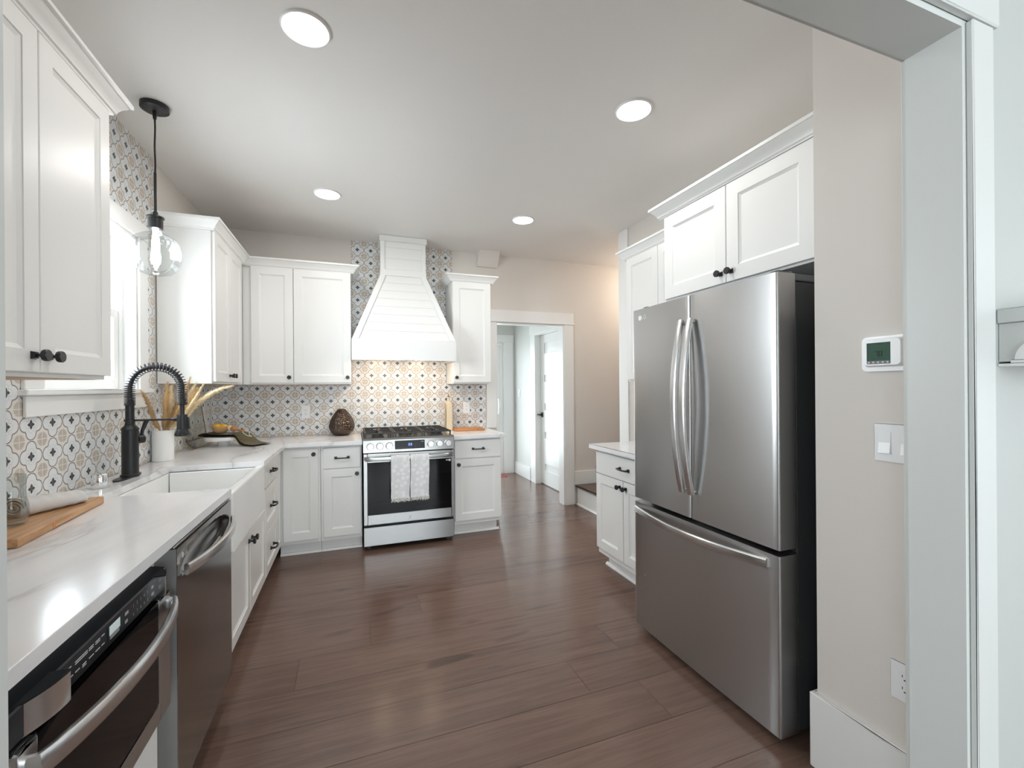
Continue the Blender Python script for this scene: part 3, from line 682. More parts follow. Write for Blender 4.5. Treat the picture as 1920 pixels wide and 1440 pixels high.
# cabinets round the refrigerator
TF = face_right(1.745)
r = thing('wall_cabinet', 'deep white two-door cabinet above the steel refrigerator', 'cabinet', TF(1.655, -0.3, 1.84))
b = B(TF); b.box(1.086, 2.125, -0.592, 0, 1.842, 2.355, 0.001); obj('carcass', b, 'cab', r, 0)
for (d0, d1), k in zip(((1.212, 1.655), (1.659, 2.108)), (1, -1)):
    b = B(TF); b.door(d0, d1, 1.852, 2.331, 0.0005, stile=0.070); d = obj('door', b, 'cab', r, 25)
    knob(TF, d1 - .03 if k > 0 else d0 + .03, 1.852 + .048, 0.0205, d)
crown(TF, 1.086, 2.125, 0.592, 2.404, r, False, True)
TR2 = face_right(2.02)
r = thing('wall_cabinet', 'white wall cabinet over the right counter, beyond the refrigerator', 'cabinet', TR2(2.5, -0.16, 1.385))
b = B(TR2); b.box(2.128, 2.892, -0.318, 0, 1.385, 2.35, 0.001); obj('carcass', b, 'cab', r, 0)
for d0, d1 in ((2.516, 2.882), (2.138, 2.512)):
    b = B(TR2); b.door(d0, d1, 1.398, 2.326, 0.0005); d = obj('door', b, 'cab', r, 25)
    knob(TR2, 2.546 if d0 > 2.5 else 2.482, 1.445, 0.0205, d)
crown(TR2, 2.128, 2.892, 0.318, 2.396, r, False, True)

def toe(T, a0, a1, par, depth, b0=-0.075, ends=()):
    q = B(T); q.box(a0, a1, -depth, b0, 0.0, 0.105)
    q.prism([(b0, 0), (b0 + .019, 0), (b0 + .018, .007), (b0 + .013, .014), (b0 + .006, .0185), (b0, .019)], a0 - (0.019 if 'l' in ends else 0), a1 + (0.019 if 'r' in ends else 0), 'bc')
    return obj('toe_kick', q, 'cab', par, 0)
def base(label, T, a0, a1, depth, group=None, c0=0.105, c1=0.880, toekick=True, ends=()):
    r = thing('base_cabinet', label, 'cabinet', T((a0 + a1) / 2, -depth / 2, 0), group)
    q = B(T); q.box(a0, a1, -depth, 0, c0, c1, 0.001); obj('carcass', q, 'cab', r, 0)
    if toekick: toe(T, a0 + (0.02 if 'l' in ends else 0), a1 - (0.02 if 'r' in ends else 0), r, depth, ends=ends)
    return r
def bdoor(T, r, d0, d1, c0, c1, k=None, kz=None, stile=0.062):
    q = B(T); q.door(d0, d1, c0, c1, 0.0005, stile=stile); d = obj('door', q, 'cab', r, 25)
    if k: knob(T, d0 + .032 if k < 0 else d1 - .032, kz or c1 - .042, 0.0205, d)
    return d
def bdrawer(T, r, d0, d1, c0, c1, flat=True, pw=0.118, pa=None):
    q = B(T)
    if flat: q.box(d0, d1, 0.0005, 0.0205, c0, c1, 0.002)
    else: q.door(d0, d1, c0, c1, 0.0005, stile=0.058)
    d = obj('drawer', q, 'cab', r, 25); pull(T, pa or (d0 + d1) / 2, (c0 + c1) / 2, 0.0205, d, pw); return d
TBL = face_left(-0.558); TBB = face_back(3.882)
# left run
r = thing('base_cabinet', 'white cabinet housing around the microwave drawer, nearest the camera', 'cabinet', TBL(1.13, -0.29, 0))
b = B(TBL); b.box(0.70, 0.903, -0.588, 0, 0.105, 0.88).box(1.523, 1.584, -0.588, 0, 0.105, 0.88).box(0.903, 1.523, -0.588, 0, 0.846, 0.88).box(0.903, 1.523, -0.588, 0, 0.105, 0.438); obj('carcass', b, 'cab', r, 0)
toe(TBL, 0.70, 1.584, r, 0.588)
b = B(TBL); b.box(0.905, 1.54, 0.0005, 0.0205, 0.115, 0.40, 0.002); obj('drawer', b, 'cab', r, 25)
r = base('white two-door sink cabinet under the farmhouse sink', TBL, 2.215, 3.207, 0.585, c1=0.618)
b = B(TBL); b.box(2.992, 3.207, -0.585, 0, 0.618, 0.88); obj('side_filler', b, 'cab', r, 0)
bdoor(TBL, r, 2.320, 2.757, 0.118, 0.575, 1, 0.520, 0.058); bdoor(TBL, r, 2.763, 3.200, 0.118, 0.575, -1, 0.520, 0.058)
r = base('white three-drawer base cabinet right of the sink, in the corner', TBL, 3.209, 3.881, 0.585)
bdrawer(TBL, r, 3.216, 3.655, 0.700, 0.868); bdrawer(TBL, r, 3.216, 3.655, 0.405, 0.690, False); bdrawer(TBL, r, 3.216, 3.655, 0.118, 0.395, False)
b = B(TBL); b.door(3.664, 3.852, 0.118, 0.868, 0.0005, stile=0.052); obj('corner_panel', b, 'cab', r, 25)
# back run
r = base('white single-door base cabinet in the inside corner left of the range', TBB, -0.556, -0.252, 0.592)
bdoor(TBB, r, -0.524, -0.268, 0.135, 0.864, 1)
r = base('white drawer-over-door base cabinet against the left side of the range', TBB, -0.250, 0.066, 0.592)
bdrawer(TBB, r, -0.231, 0.055, 0.694, 0.864); bdoor(TBB, r, -0.231, 0.059, 0.137, 0.686, 1)
TBR = face_back(3.902)
r = base('white drawer-over-door base cabinet at the end of the run right of the range', TBR, 0.850, 1.299, 0.572, ends=('r',))
bdrawer(TBR, r, 0.858, 1.295, 0.706, 0.868); bdoor(TBR, r, 0.858, 1.296, 0.140, 0.694, -1)
TBS = face_right(1.735)
r = base('white base cabinet with drawer over two doors, between stair and refrigerator', TBS, 2.13, 2.880, 0.60, ends=('r',))
bdrawer(TBS, r, 2.15, 2.876, 0.706, 0.862); bdoor(TBS, r, 2.534, 2.876, 0.150, 0.698, -1); bdoor(TBS, r, 2.186, 2.528, 0.150, 0.698, 1)

# worktops
b = B()
b.box(-1.146, -0.503, 0.68, 2.223, 0.881, 0.914, 0.0025, 2)
b.box(-1.146, -0.972, 2.221, 2.977, 0.881, 0.914, 0.0025, 2)
b.box(-1.146, -0.503, 2.975, 3.84, 0.881, 0.914, 0.0025, 2)
b.box(-1.146, 0.070, 3.826, 4.474, 0.8812, 0.9142, 0.0025, 2)
tag(obj('countertop', b, 'quartz', None, 25), 'L-shaped white veined quartz countertop round the sink to the range', 'countertop')
b = B(); b.box(0.846, 1.347, 3.857, 4.474, 0.881, 0.914, 0.0025, 2)
tag(obj('countertop', b, 'quartz', None, 25), 'short white quartz countertop right of the range', 'countertop')
b = B(); b.box(1.679, 2.324, 2.128, 2.921, 0.881, 0.914, 0.0025, 2)
tag(obj('countertop', b, 'quartz', None, 25), 'white quartz countertop beside the refrigerator, near the stair', 'countertop')

# farmhouse sink
sk = thing('farmhouse_sink', 'white fireclay farmhouse sink with apron front under the window', 'sink', (-0.74, 2.6, 0.625))
b = B(); y0, y1, x0, x1, zt, zb = 2.224, 2.974, -0.99, -0.500, 0.880, 0.624
b.box(x0, x1 - 0.045, y0, y1, zb, zb + 0.03)
b.box(x0, x0 + 0.02, y0, y1, zb + .03, zt, 0.004).box(x0 + .02, x1 - .045, y0, y0 + .02, zb + .03, zt, 0.004).box(x0 + .02, x1 - .045, y1 - .02, y1, zb + .03, zt, 0.004)
obj('basin', b, 'porcelain', sk)
b = B(); b.box(x1 - 0.045, x1, y0, y1, zb, 0.893, 0.012, 4); obj('apron', b, 'porcelain', sk)
b = B(); b.lathe([(0.0, 0), (0.042, 0), (0.045, 0.003), (0.030, 0.004), (0.0, 0.002)], (-0.76, 2.6, zb + 0.03), 24); obj('drain', b, 'chrome', sk)

# ------------------------------------------------------------------ range hood
hd = thing('range_hood', 'white shiplap range hood with tapered body over the range', 'range hood', (0.446, 4.24, 1.593))
HX0, HX1, HY = -0.008, 0.905, 4.0
b = B(); b.box(HX0, HX1, HY, HY + 0.018, 1.593, 1.778).box(HX0, HX0 + .018, HY + .018, 4.474, 1.593, 1.778).box(HX1 - .018, HX1, HY + .018, 4.474, 1.593, 1.778).box(HX0 + .018, HX1 - .018, HY + .018, 4.474, 1.77, 1.778)
obj('hood_band', b, 'cab', hd, 0)
CX0, CX1, CY = 0.252, 0.661, 4.225
zb, zt = 1.778, 2.40
def hp(t, s, out=0.0):    # point on the front slope
    return (HX0 + .010 + (CX0 - HX0 - .010) * t if s < 0 else HX1 - .010 + (CX1 - HX1 + .010) * t, HY + .010 + (CY - HY - .010) * t - out, zb + (zt - zb) * t)
b = B(); NP = 8
for i in range(NP):
    t0, t1 = i / NP + 0.0022, (i + 1) / NP - 0.0022
    a, c, d, e = hp(t0, -1), hp(t0, 1), hp(t1, 1), hp(t1, -1)
    b.hexa([a, c, (c[0], 4.474, c[2]), (a[0], 4.474, a[2])], [e, d, (d[0], 4.474, d[2]), (e[0], 4.474, e[2])])
a, c, d, e = [hp(t, s, -0.005) for t, s in ((0, -1), (0, 1), (1, 1), (1, -1))]
b.hexa([(a[0] + .004, a[1], a[2]), (c[0] - .004, c[1], c[2]), (c[0] - .004, 4.473, c[2]), (a[0] + .004, 4.473, a[2])], [(e[0] + .004, e[1], e[2]), (d[0] - .004, d[1], d[2]), (d[0] - .004, 4.473, d[2]), (e[0] + .004, 4.473, e[2])])
obj('shiplap_body', b, 'cab', hd, 0)
for s in (-1, 1):
    b = B(); w = 0.045 * -s
    p = [hp(0, s), hp(1, s)]; o = -0.012; g = -s * 0.006
    b.hexa([(p[0][0] - g, p[0][1] + .02, p[0][2]), (p[0][0] - g, p[0][1] + o, p[0][2]), (p[0][0] + w, p[0][1] + o, p[0][2]), (p[0][0] + w, p[0][1] + .02, p[0][2])],
           [(p[1][0] - g, p[1][1] + .02, p[1][2]), (p[1][0] - g, p[1][1] + o, p[1][2]), (p[1][0] + w, p[1][1] + o, p[1][2]), (p[1][0] + w, p[1][1] + .02, p[1][2])])
    obj('corner_trim', b, 'cab', hd, 0)
b = B()
for i in range(3):
    z0 = 2.46 + i * 0.102; b.box(CX0 + .006, CX1 - .006, CY + .006, 4.474, z0 + .0008, z0 + 0.1012)
b.box(CX0 + .010, CX1 - .010, CY + .010, 4.473, 2.40, ZC - 0.001)
obj('chimney', b, 'cab', hd, 0)
for x in (CX0 - .004, CX1 - .034):
    b = B(); b.box(x, x + .038, CY - .004, CY + .03, 2.455, 2.73); obj('chimney_trim', b, 'cab', hd, 0)
b = B(); b.box(CX0 - .008, CX1 + .008, CY - .010, 4.474, 2.395, 2.456, 0.002); obj('waist_band', b, 'cab', hd, 0)
b = B(); b.box(CX0 - .014, CX1 + .014, CY - .016, 4.474, 2.715, ZC - 0.0015, 0.002); obj('top_trim', b, 'cab', hd, 0)
b = B(); b.box(0.41, 0.515, HY - .004, HY + .002, 1.593, 1.622, 0.002); cp = obj('control_panel', b, 'plate', hd, 25)
for i in range(5):
    b = B(lambda a, q, c: (a, HY - q, c)); b.lathe([(0.0065, 0.004), (0.0065, 0.007), (0, 0.007)], (0.424 + i * 0.0193, 0, 1.610), 14, 'b'); obj('button', b, 'darkgrey' if False else 'chrome', cp)
b = B(); b.box(0.02, 0.875, 4.03, 4.46, 1.634, 1.648); vf = obj('filter_frame', b, 'steel', hd, 0)
b = B()
for i in range(42): b.box(0.035 + i * 0.0198, 0.035 + i * 0.0198 + 0.010, 4.10, 4.45, 1.628, 1.634)
obj('filter_slats', b, 'steel', vf, 0)
for x in (0.24, 0.66):
    b = B(); b.lathe([(0, 0), (0.034, 0), (0.034, 0.004), (0, 0.004)], (x, 4.065, 1.6295), 24); obj('hood_lamp', b, 'hoodlamp', hd)
    l = bpy.data.lights.new('hood_lamp_light', 'AREA'); l.shape = 'DISK'; l.size = 0.07; l.energy = 3.4; l.color = (1.0, 0.77, 0.55)
    o = bpy.data.objects.new('hood_lamp_light', l); COL.objects.link(o); o.location = (x, 4.075, 1.626); o.rotation_euler = (0.42, 0, 0)

# ------------------------------------------------------------------ gas range
rg = thing('gas_range', 'stainless gas range with black glass oven door under the white hood', 'range', (0.455, 4.15, 0))
T = face_back(3.86)
b = B(T); b.box(0.079, 0.831, -0.605, 0.0, 0.03, 0.90); obj('range_body', b, 'case', rg, 0)
for a in (0.12, 0.79):
    for d in (-0.55, -0.02):
        b = B(T); b.lathe([(0.018, 0), (0.018, 0.03)], (a, d, 0), 12); obj('foot', b, 'case', rg)
b = B(T); b.prism([(-0.605, 0.90), (0.036, 0.90), (0.044, 0.912), (0.040, 0.927), (0.030, 0.930), (0.012, 0.924), (-0.590, 0.924), (-0.605, 0.932)], 0.0745, 0.8365, 'bc'); ck = obj('cooktop', b, 'cooktop', rg, 25)
b = B(T); b.hexa([(0.076, 0.0, 0.812), (0.834, 0.0, 0.812), (0.834, 0.062, 0.812), (0.076, 0.062, 0.812)], [(0.076, 0.0, 0.899), (0.834, 0.0, 0.899), (0.834, 0.044, 0.911), (0.076, 0.044, 0.911)])
cp = obj('control_panel', b, 'steelr', rg, 0)
def pb(c): return 0.062 - (c - 0.812) / 0.099 * 0.018     # panel front at height c
b = B(T); b.hexa([(0.330, pb(.830) - .004, .830), (0.580, pb(.830) - .004, .830), (0.580, pb(.830) + .0012, .830), (0.330, pb(.830) + .0012, .830)], [(0.330, pb(.901) - .004, .901), (0.580, pb(.901) - .004, .901), (0.580, pb(.901) + .0012, .901), (0.330, pb(.901) + .0012, .901)])
dp = obj('display', b, 'panelblk', cp, 0)
def seg7(q, ch, a, c, w, h, bb, t):
    S = {'0': 'abcdef', '1': 'bc', '3': 'abgcd', '7': 'abc', '8': 'abcdefg'}[ch]
    R = {'a': (0, w, h - t, h), 'd': (0, w, 0, t), 'g': (0, w, h / 2 - t / 2, h / 2 + t / 2), 'b': (w - t, w, h / 2, h), 'c': (w - t, w, 0, h / 2), 'f': (0, t, h / 2, h), 'e': (0, t, 0, h / 2)}
    for k in S:
        x0, x1, z0, z1 = R[k]; q.box(a + x0, a + x1, bb, bb + .0006, c + z0, c + z1)
b = B(T); bb = pb(.865) + .0024; seg7(b, '3', 0.441, 0.857, 0.011, 0.020, bb, 0.0028); seg7(b, '8', 0.460, 0.857, 0.011, 0.020, bb, 0.0028); obj('digits', b, 'digit', dp, 0)
for i in range(3):
    b = B(T)
    for j in range(4): b.box(0.497 + i * 0.017, 0.500 + i * 0.017, pb(.84) + .0006, pb(.84) + .0022, 0.841 + j * 0.013, 0.8435 + j * 0.013)
    obj('key_print', b, 'darkgrey', dp, 0)
b = B(T)
for i in range(6): b.box(0.345 + i * 0.021, 0.355 + i * 0.021, pb(.842) + .0006, pb(.842) + .0022, 0.840, 0.8418)
obj('key_print', b, 'darkgrey', dp, 0)
b = B(T); b.box(0.548, 0.572, pb(.885) + .0006, pb(.885) + .002, 0.880, 0.892); obj('key_print', b, 'darkgrey', dp, 0)
for a in (0.132, 0.208, 0.284, 0.628, 0.705, 0.782):
    c = 0.864; bb = pb(c)
    b = B(T); b.lathe([(0.030, bb - .002), (0.030, bb + .003), (0.026, bb + .004), (0.0262, bb + .030), (0.024, bb + .034), (0, bb + .034)], (a, 0, c), 32, 'b'); k = obj('knob', b, 'steelh', cp)
    b = B(T)
    for s in range(8):
        an = s * PI / 4; b.box(a + .0265 * math.cos(an) - .003, a + .0265 * math.cos(an) + .003, bb + .006, bb + .0345, c + .0265 * math.sin(an) - .003, c + .0265 * math.sin(an) + .003, 0.001)
    obj('grip', b, 'chrome', k)
b = B(T); b.box(0.077, 0.109, 0.002, 0.060, 0.213, 0.803, 0.003).box(0.808, 0.833, 0.002, 0.060, 0.213, 0.803, 0.003).box(0.109, 0.808, 0.002, 0.060, 0.728, 0.803, 0.003).box(0.109, 0.808, 0.002, 0.060, 0.213, 0.297, 0.003)
dr = obj('oven_door', b, 'steelr', rg, 25)
b = B(T); b.box(0.107, 0.810, 0.004, 0.0585, 0.295, 0.730); gl = obj('oven_glass', b, 'blackglass', dr, 0)
b = B(T); b.box(0.762, 0.772, 0.0586, 0.0592, 0.709, 0.719).box(0.776, 0.783, 0.0586, 0.0592, 0.709, 0.719).box(0.787, 0.804, 0.0586, 0.0592, 0.704, 0.722); obj('sticker', b, 'plate', gl, 0)
b = B(T)
pts = [(0.090, 0.055, 0.765), (0.094, 0.085, 0.765), (0.106, 0.103, 0.765)] + [(0.14 + i * 0.07, 0.108 + 0.006 * math.sin(PI * i / 9), 0.765) for i in range(10)] + [(0.804, 0.103, 0.765), (0.816, 0.085, 0.765), (0.820, 0.055, 0.765)]
b.tube(pts, 1.0, 14, True, (0.034, 0.018, (0, 0, 1))); obj('oven_handle', b, 'steelr', dr)
b = B(T); b.lathe([(0.0, 0.0603), (0.011, 0.0603), (0.011, 0.0615), (0, 0.0615)], (0.452, 0, 0.252), 24, 'b'); b.tube([(0.447, 0.0622, 0.256), (0.450, 0.0622, 0.258), (0.453, 0.0622, 0.254), (0.450, 0.0622, 0.250), (0.453, 0.0622, 0.246), (0.457, 0.0622, 0.248)], 0.0009, 6); obj('emblem', b, 'mark', dr)
b = B(T); b.box(0.077, 0.833, 0.002, 0.058, 0.038, 0.196, 0.004, 2); obj('warming_drawer', b, 'steelr', rg, 25)
def burner(a, d, r):
    q = B(T); q.lathe([(r * 1.25, 0.924), (r * 1.2, 0.931), (r * 0.95, 0.934), (r * 0.95, 0.940), (r, 0.941), (r, 0.948), (r * 0.9, 0.951), (0, 0.951)], (a, d, 0), 28); return obj('burner', q, 'iron', ck)
for a, d, r in ((0.20, -0.13, 0.045), (0.20, -0.44, 0.036), (0.455, -0.29, 0.05), (0.71, -0.13, 0.05), (0.71, -0.44, 0.034)): burner(a, d, r)
for a0, a1 in ((0.088, 0.330), (0.335, 0.575), (0.580, 0.823)):
    q = B(T); z0, z1 = 0.956, 0.968; w = 0.007
    q.box(a0, a1, -0.022, -0.022 + 2 * w, z0, z1, 0.002).box(a0, a1, -0.572, -0.572 + 2 * w, z0, z1, 0.002).box(a0, a0 + 2 * w, -0.558, -0.022, z0, z1, 0.002).box(a1 - 2 * w, a1, -0.558, -0.022, z0, z1, 0.002)
    m = (a0 + a1) / 2
    q.box(a0 + 2 * w, a1 - 2 * w, -0.302, -0.288, z0, z1, 0.002)
    for d in (-0.13, -0.44):
        q.box(a0 + 2 * w, m - 0.03, d - w, d + w, z0, z1 + .003, 0.002).box(m + 0.03, a1 - 2 * w, d - w, d + w, z0, z1 + .003, 0.002)
        q.box(m - w, m + w, d + 0.03, d + 0.115, z0, z1 + .003, 0.002).box(m - w, m + w, d - 0.125, d - 0.03, z0, z1 + .003, 0.002)
    for a in (a0 + w, a1 - w):
        for d in (-0.016, -0.565): q.box(a - .006, a + .006, d - .006, d + .006, 0.925, z0)
    obj('grate', q, 'iron', ck, 25)
# towels over the oven handle
def hand_towel(a0, a1, drop, label, seed, off=0.0):
    rnd = random.Random(seed); q = B(T); ph = rnd.random() * 6
    zt, bf, bk = 0.785, 0.129, 0.086
    def fn(u, v):
        # v: 0 back hem .. 0.42 top back, 0.5 top front .. 1 front hem
        L = 0.30 + drop; d = v * L
        if d < 0.28: c = zt - 0.28 + d; bb = bk
        elif d < 0.30: t = (d - 0.28) / 0.02; c = zt + 0.006 * math.sin(PI * t); bb = bk + (bf - bk) * t
        else: c = zt - (d - 0.30); bb = bf + 0.004 * math.sin(u * 9 + ph) * min(1, (d - .30) * 5)
        a = a0 + (a1 - a0) * u + (0.003 * math.sin(d * 16 + ph) if d > 0.3 else 0)
        return (a, bb, c)
    q.grid(fn, 14, 46)
    geo = list(q.bm.faces)
    bmesh.ops.solidify(q.bm, geom=geo, thickness=-0.004)
    o = thing('hand_towel', label, 'towel', T((a0 + a1) / 2, 0.11, 0.42), 'towels on the oven handle')
    obj('towel_cloth', q, 'lace', o, 60)
    q = B(T); n = 46
    for i in range(n):
        a = a0 + (a1 - a0) * (i + .5) / n; z = zt - drop
        q.tube([(a, bf + .002, z + .004), (a + rnd.uniform(-.002, .002), bf + .002 + rnd.uniform(-.002, .003), z - .010), (a + rnd.uniform(-.003, .003), bf + .002 + rnd.uniform(-.003, .004), z - .022 - rnd.random() * .012)], 0.0016, 5)
    obj('fringe', q, 'towel', o, 60)
    return o
hand_towel(0.292, 0.443, 0.352, 'white floral fringed hand towel, left of the two on the oven handle', 1)
hand_towel(0.449, 0.603, 0.352, 'white floral fringed hand towel, right of the two on the oven handle', 4)

# ------------------------------------------------------------------ refrigerator
fr = thing('refrigerator', 'tall stainless french-door refrigerator with bottom freezer drawer', 'refrigerator', (1.86, 1.62, 0))
T = face_right(1.465)
b = B(T); b.box(1.190, 2.048, -0.80, -0.112, 0.03, 1.742, 0.004); obj('case', b, 'case', fr, 25)
for a in (1.25, 1.99):
    for d in (-0.75, -0.17):
        b = B(T); b.lathe([(0.022, 0), (0.022, 0.031)], (a, d, 0), 12); obj('foot', b, 'case', fr)
def bowed(q, a0, a1, c0, c1, dep=0.096, bow=0.006, r=0.007, n=20):
    """a door slab whose face bows out a little over the whole width of the machine"""
    A0, A1 = 1.178, 2.060
    f = lambda a: bow * (1 - ((a - (A0 + A1) / 2) / ((A1 - A0) / 2)) ** 2) - bow
    poly = [(a0, -dep), (a0, f(a0) - r)] + [(a0 + r * (1 - math.cos(t)), f(a0) - r + r * math.sin(t)) for t in (0.5, 1.0)]
    poly += [(a0 + r + (a1 - a0 - 2 * r) * i / n, f(a0 + r + (a1 - a0 - 2 * r) * i / n)) for i in range(n + 1)]
    poly += [(a1 - r * (1 - math.cos(t)), f(a1) - r + r * math.sin(t)) for t in (1.0, 0.5)] + [(a1, f(a1) - r), (a1, -dep)]
    q.prism(poly, c0, c1, 'ab')
for nm, a0, a1, ah, hb in (('far', 1.6225, 2.060, 1.657, 1), ('near', 1.178, 1.6175, 1.598, -1)):
    b = B(T); bowed(b, a0, a1, 0.734, 1.764); d = obj('fridge_door', b, 'steel', fr, 30)
    b = B(T)
    pts = [(ah, 0.000 + 0.066 * math.sin(PI * (0.06 + 0.88 * i / 24)) ** 0.8 , 0.850 + 0.803 * i / 24) for i in range(25)]
    b.tube(pts, 1.0, 14, True, (0.032, 0.020, (0, 1, 0)) if False else (0.020, 0.032, (1, 0, 0.0)) if False else (0.034, 0.019, (1, 0, 0)))
    for c in (0.862, 1.641): b.lathe([(0.009, -0.004), (0.009, 0.012)], (ah, 0, c), 12, 'b')
    obj('door_handle', b, 'steelh', d)
    if hb > 0:
        b = B(lambda a, q, c: (1.465 - q, a, c))
        b.lathe([(0, -0.0045), (0.0135, -0.0045), (0.0135, -0.0035), (0, -0.0035)], (1.996, 0, 1.716), 28, 'b'); obj('emblem', b, 'plate', d)
        b = B(lambda a, q, c: (1.465 - q, 1.962 - a, c)); b.text('LG', 0.032, 0.0, 1.716, -0.0035); obj('lettering', b, 'plate', d, 0)
b = B(T); bowed(b, 1.178, 2.060, 0.040, 0.712)
fz = obj('freezer_drawer', b, 'steel', fr, 30)
b = B(T)
pts = [(1.228 + 0.810 * i / 28, -0.012 + 0.066 * math.sin(PI * (0.03 + 0.94 * i / 28)) ** 0.8, 0.672 - 0.004 * math.sin(PI * i / 28)) for i in range(29)]
b.tube(pts, 1.0, 14, True, (0.036, 0.019, (0, 0, 1))); obj('drawer_handle', b, 'steelh', fz)
b = B(T); b.lathe([(0, -0.0035), (0.006, -0.0035), (0.006, -0.0028), (0, -0.0028)], (1.97, 0, 0.33), 20, 'b'); obj('badge', b, 'steelh', fz)
for a0, a1 in ((1.19, 1.27), (1.97, 2.05)):
    b = B(T); b.box(a0, a1, -0.26, -0.115, 1.7425, 1.772, 0.004).box(a0 + .01, a1 - .03, -0.115, -0.04, 1.765, 1.779, 0.004); obj('hinge_cover', b, 'darkgrey', fr, 25)

# ------------------------------------------------------------------ dishwasher
dw = thing('dishwasher', 'dark stainless dishwasher with bowed bar handle, beside the farmhouse sink', 'dishwasher', (-0.80, 1.895, 0))
T = face_left(-0.502)
b = B(T); b.box(1.60, 2.195, -0.60, -0.058, 0.10, 0.862); obj('tub', b, 'case', dw, 0)
b = B(T); b.box(1.60, 2.195, -0.60, -0.12, 0.0, 0.10); obj('toe_panel', b, 'case', dw, 0)
A0, A1, C0, C1 = 1.585, 2.205, 0.115, 0.866
def scoop(a, c):
    ra, rc = (a - 1.895) / 0.268, (c - 0.792) / 0.055
    d = ra * ra + rc * rc
    return -0.030 * max(0.0, 1 - d) ** 0.45 if d < 1 else 0.0
b = B(T); nu, nv = 48, 64
cs = [C0 + (0.70 - C0) * j / 10 for j in range(11)] + [0.70 + (C1 - 0.70) * j / (nv - 10) for j in range(1, nv - 9)]
g = [[b.V(A0 + (A1 - A0) * i / nu, scoop(A0 + (A1 - A0) * i / nu, c), c) for c in cs] for i in range(nu + 1)]
for i in range(nu):
    for j in range(len(cs) - 1): b.Fc([g[i][j], g[i + 1][j], g[i + 1][j + 1], g[i][j + 1]])
per = [g[i][0] for i in range(nu + 1)] + [g[nu][j] for j in range(1, len(cs))] + [g[i][-1] for i in range(nu - 1, -1, -1)] + [g[0][j] for j in range(len(cs) - 2, 0, -1)]
bk = []
for v in per:
    bk.append(b.bm.verts.new((-0.502 - 0.056, v.co.y, v.co.z)))
for k in range(len(per)): b.Fc([per[k], per[(k + 1) % len(per)], bk[(k + 1) % len(per)], bk[k]])
b.Fc(bk)
dd = obj('dishwasher_door', b, 'steeld', dw, 40)
b = B(T); pts = [(1.630 + 0.555 * i / 24, 0.002 + 0.048 * math.sin(PI * (0.03 + 0.94 * i / 24)) ** 0.7, 0.786) for i in range(25)]
b.tube(pts, 1.0, 14, True, (0.036, 0.017, (0, 0, 1))); obj('door_handle', b, 'steelh', dd)
b = B(lambda a, q, c: (-0.502 + q, a, c)); b.lathe([(0, 0.0003), (0.0085, 0.0003), (0.0085, 0.0012), (0, 0.0012)], (1.632, 0, 0.832), 24, 'b'); obj('emblem', b, 'mark', dd)
b = B(lambda a, q, c: (-0.502 + q, a, c)); b.text('LG', 0.021, 1.660, 0.832, 0.0); obj('lettering', b, 'mark', dd, 0)
b = B(T); b.box(1.5835, 1.5848, -0.056, -0.0015, 0.116, 0.865); obj('door_edge', b, 'edge', dd, 0)
b = B(T); b.box(1.59, 2.20, -0.054, -0.010, 0.8662, 0.8692, 0.001); obj('control_strip', b, 'steelh', dd, 0)

# ------------------------------------------------------------------ microwave drawer
mw = thing('microwave_drawer', 'built-in microwave drawer with black control panel and steel handle, bottom left', 'microwave', (-0.75, 1.213, 0.44))
T = face_left(-0.537)
A0, A1 = 0.905, 1.521
b = B(T); b.box(A0 + .01, A1 - .01, -0.45, 0.0006, 0.441, 0.835); obj('oven_box', b, 'case', mw, 0)
# shroud: black top and upright control panel
b = B(T); b.prism([(-0.020, 0.8445), (0.006, 0.843), (0.027, 0.838), (0.030, 0.835), (0.030, 0.784), (0.0008, 0.784), (-0.020, 0.836)], A0, A1, 'bc'); sh = obj('control_hood', b, 'panelblk', mw, 20)
Tp = lambda a, q, c: T(a, 0.030 + q, 0.786 + (c - 0.785) * 1.297)
b = B(Tp); b.box(1.20, 1.262, 0.0004, 0.0010, 0.7925, 0.8175); ds = obj('display', b, 'panelblk', sh, 0)
b = B(Tp); b.box(1.206, 1.252, 0.0011, 0.0016, 0.800, 0.816); obj('display_window', b, 'lcd', ds, 0)
b = B(Tp)
for i, ch in enumerate('12345'): b.text(ch, 0.0085, 1.318 + i * 0.0195, 0.811, 0.0004)
for i, ch in enumerate('67890'): b.text(ch, 0.0085, 1.318 + i * 0.0195, 0.7955, 0.0004)
obj('keypad_digits', b, 'mark', sh, 0)
def key_print(a, c, w, n):
    q = B(Tp)
    for k in range(n): q.box(a, a + w, .0004, .0011, c - k * .0032, c - k * .0032 + .0013)
    obj('key_label', q, 'mark', sh, 0)
for i, (w, n) in enumerate(((.022, 3), (.011, 1), (.022, 2), (.018, 2), (.016, 2), (.017, 2), (.011, 1))): key_print(1.034 + i * .0235, .812, w, n)
for i, (w, n) in enumerate(((.012, 2), (.016, 1), (.014, 1), (.013, 2), (.017, 1), (.017, 1), (.011, 1))): key_print(1.034 + i * .0235, .797, w, n)
key_print(1.277, .811, .016, 2); key_print(1.277, .797, .012, 2); key_print(1.420, .812, .012, 2); key_print(1.420, .798, .014, 2)
key_print(1.209, .7965, .040, 2)
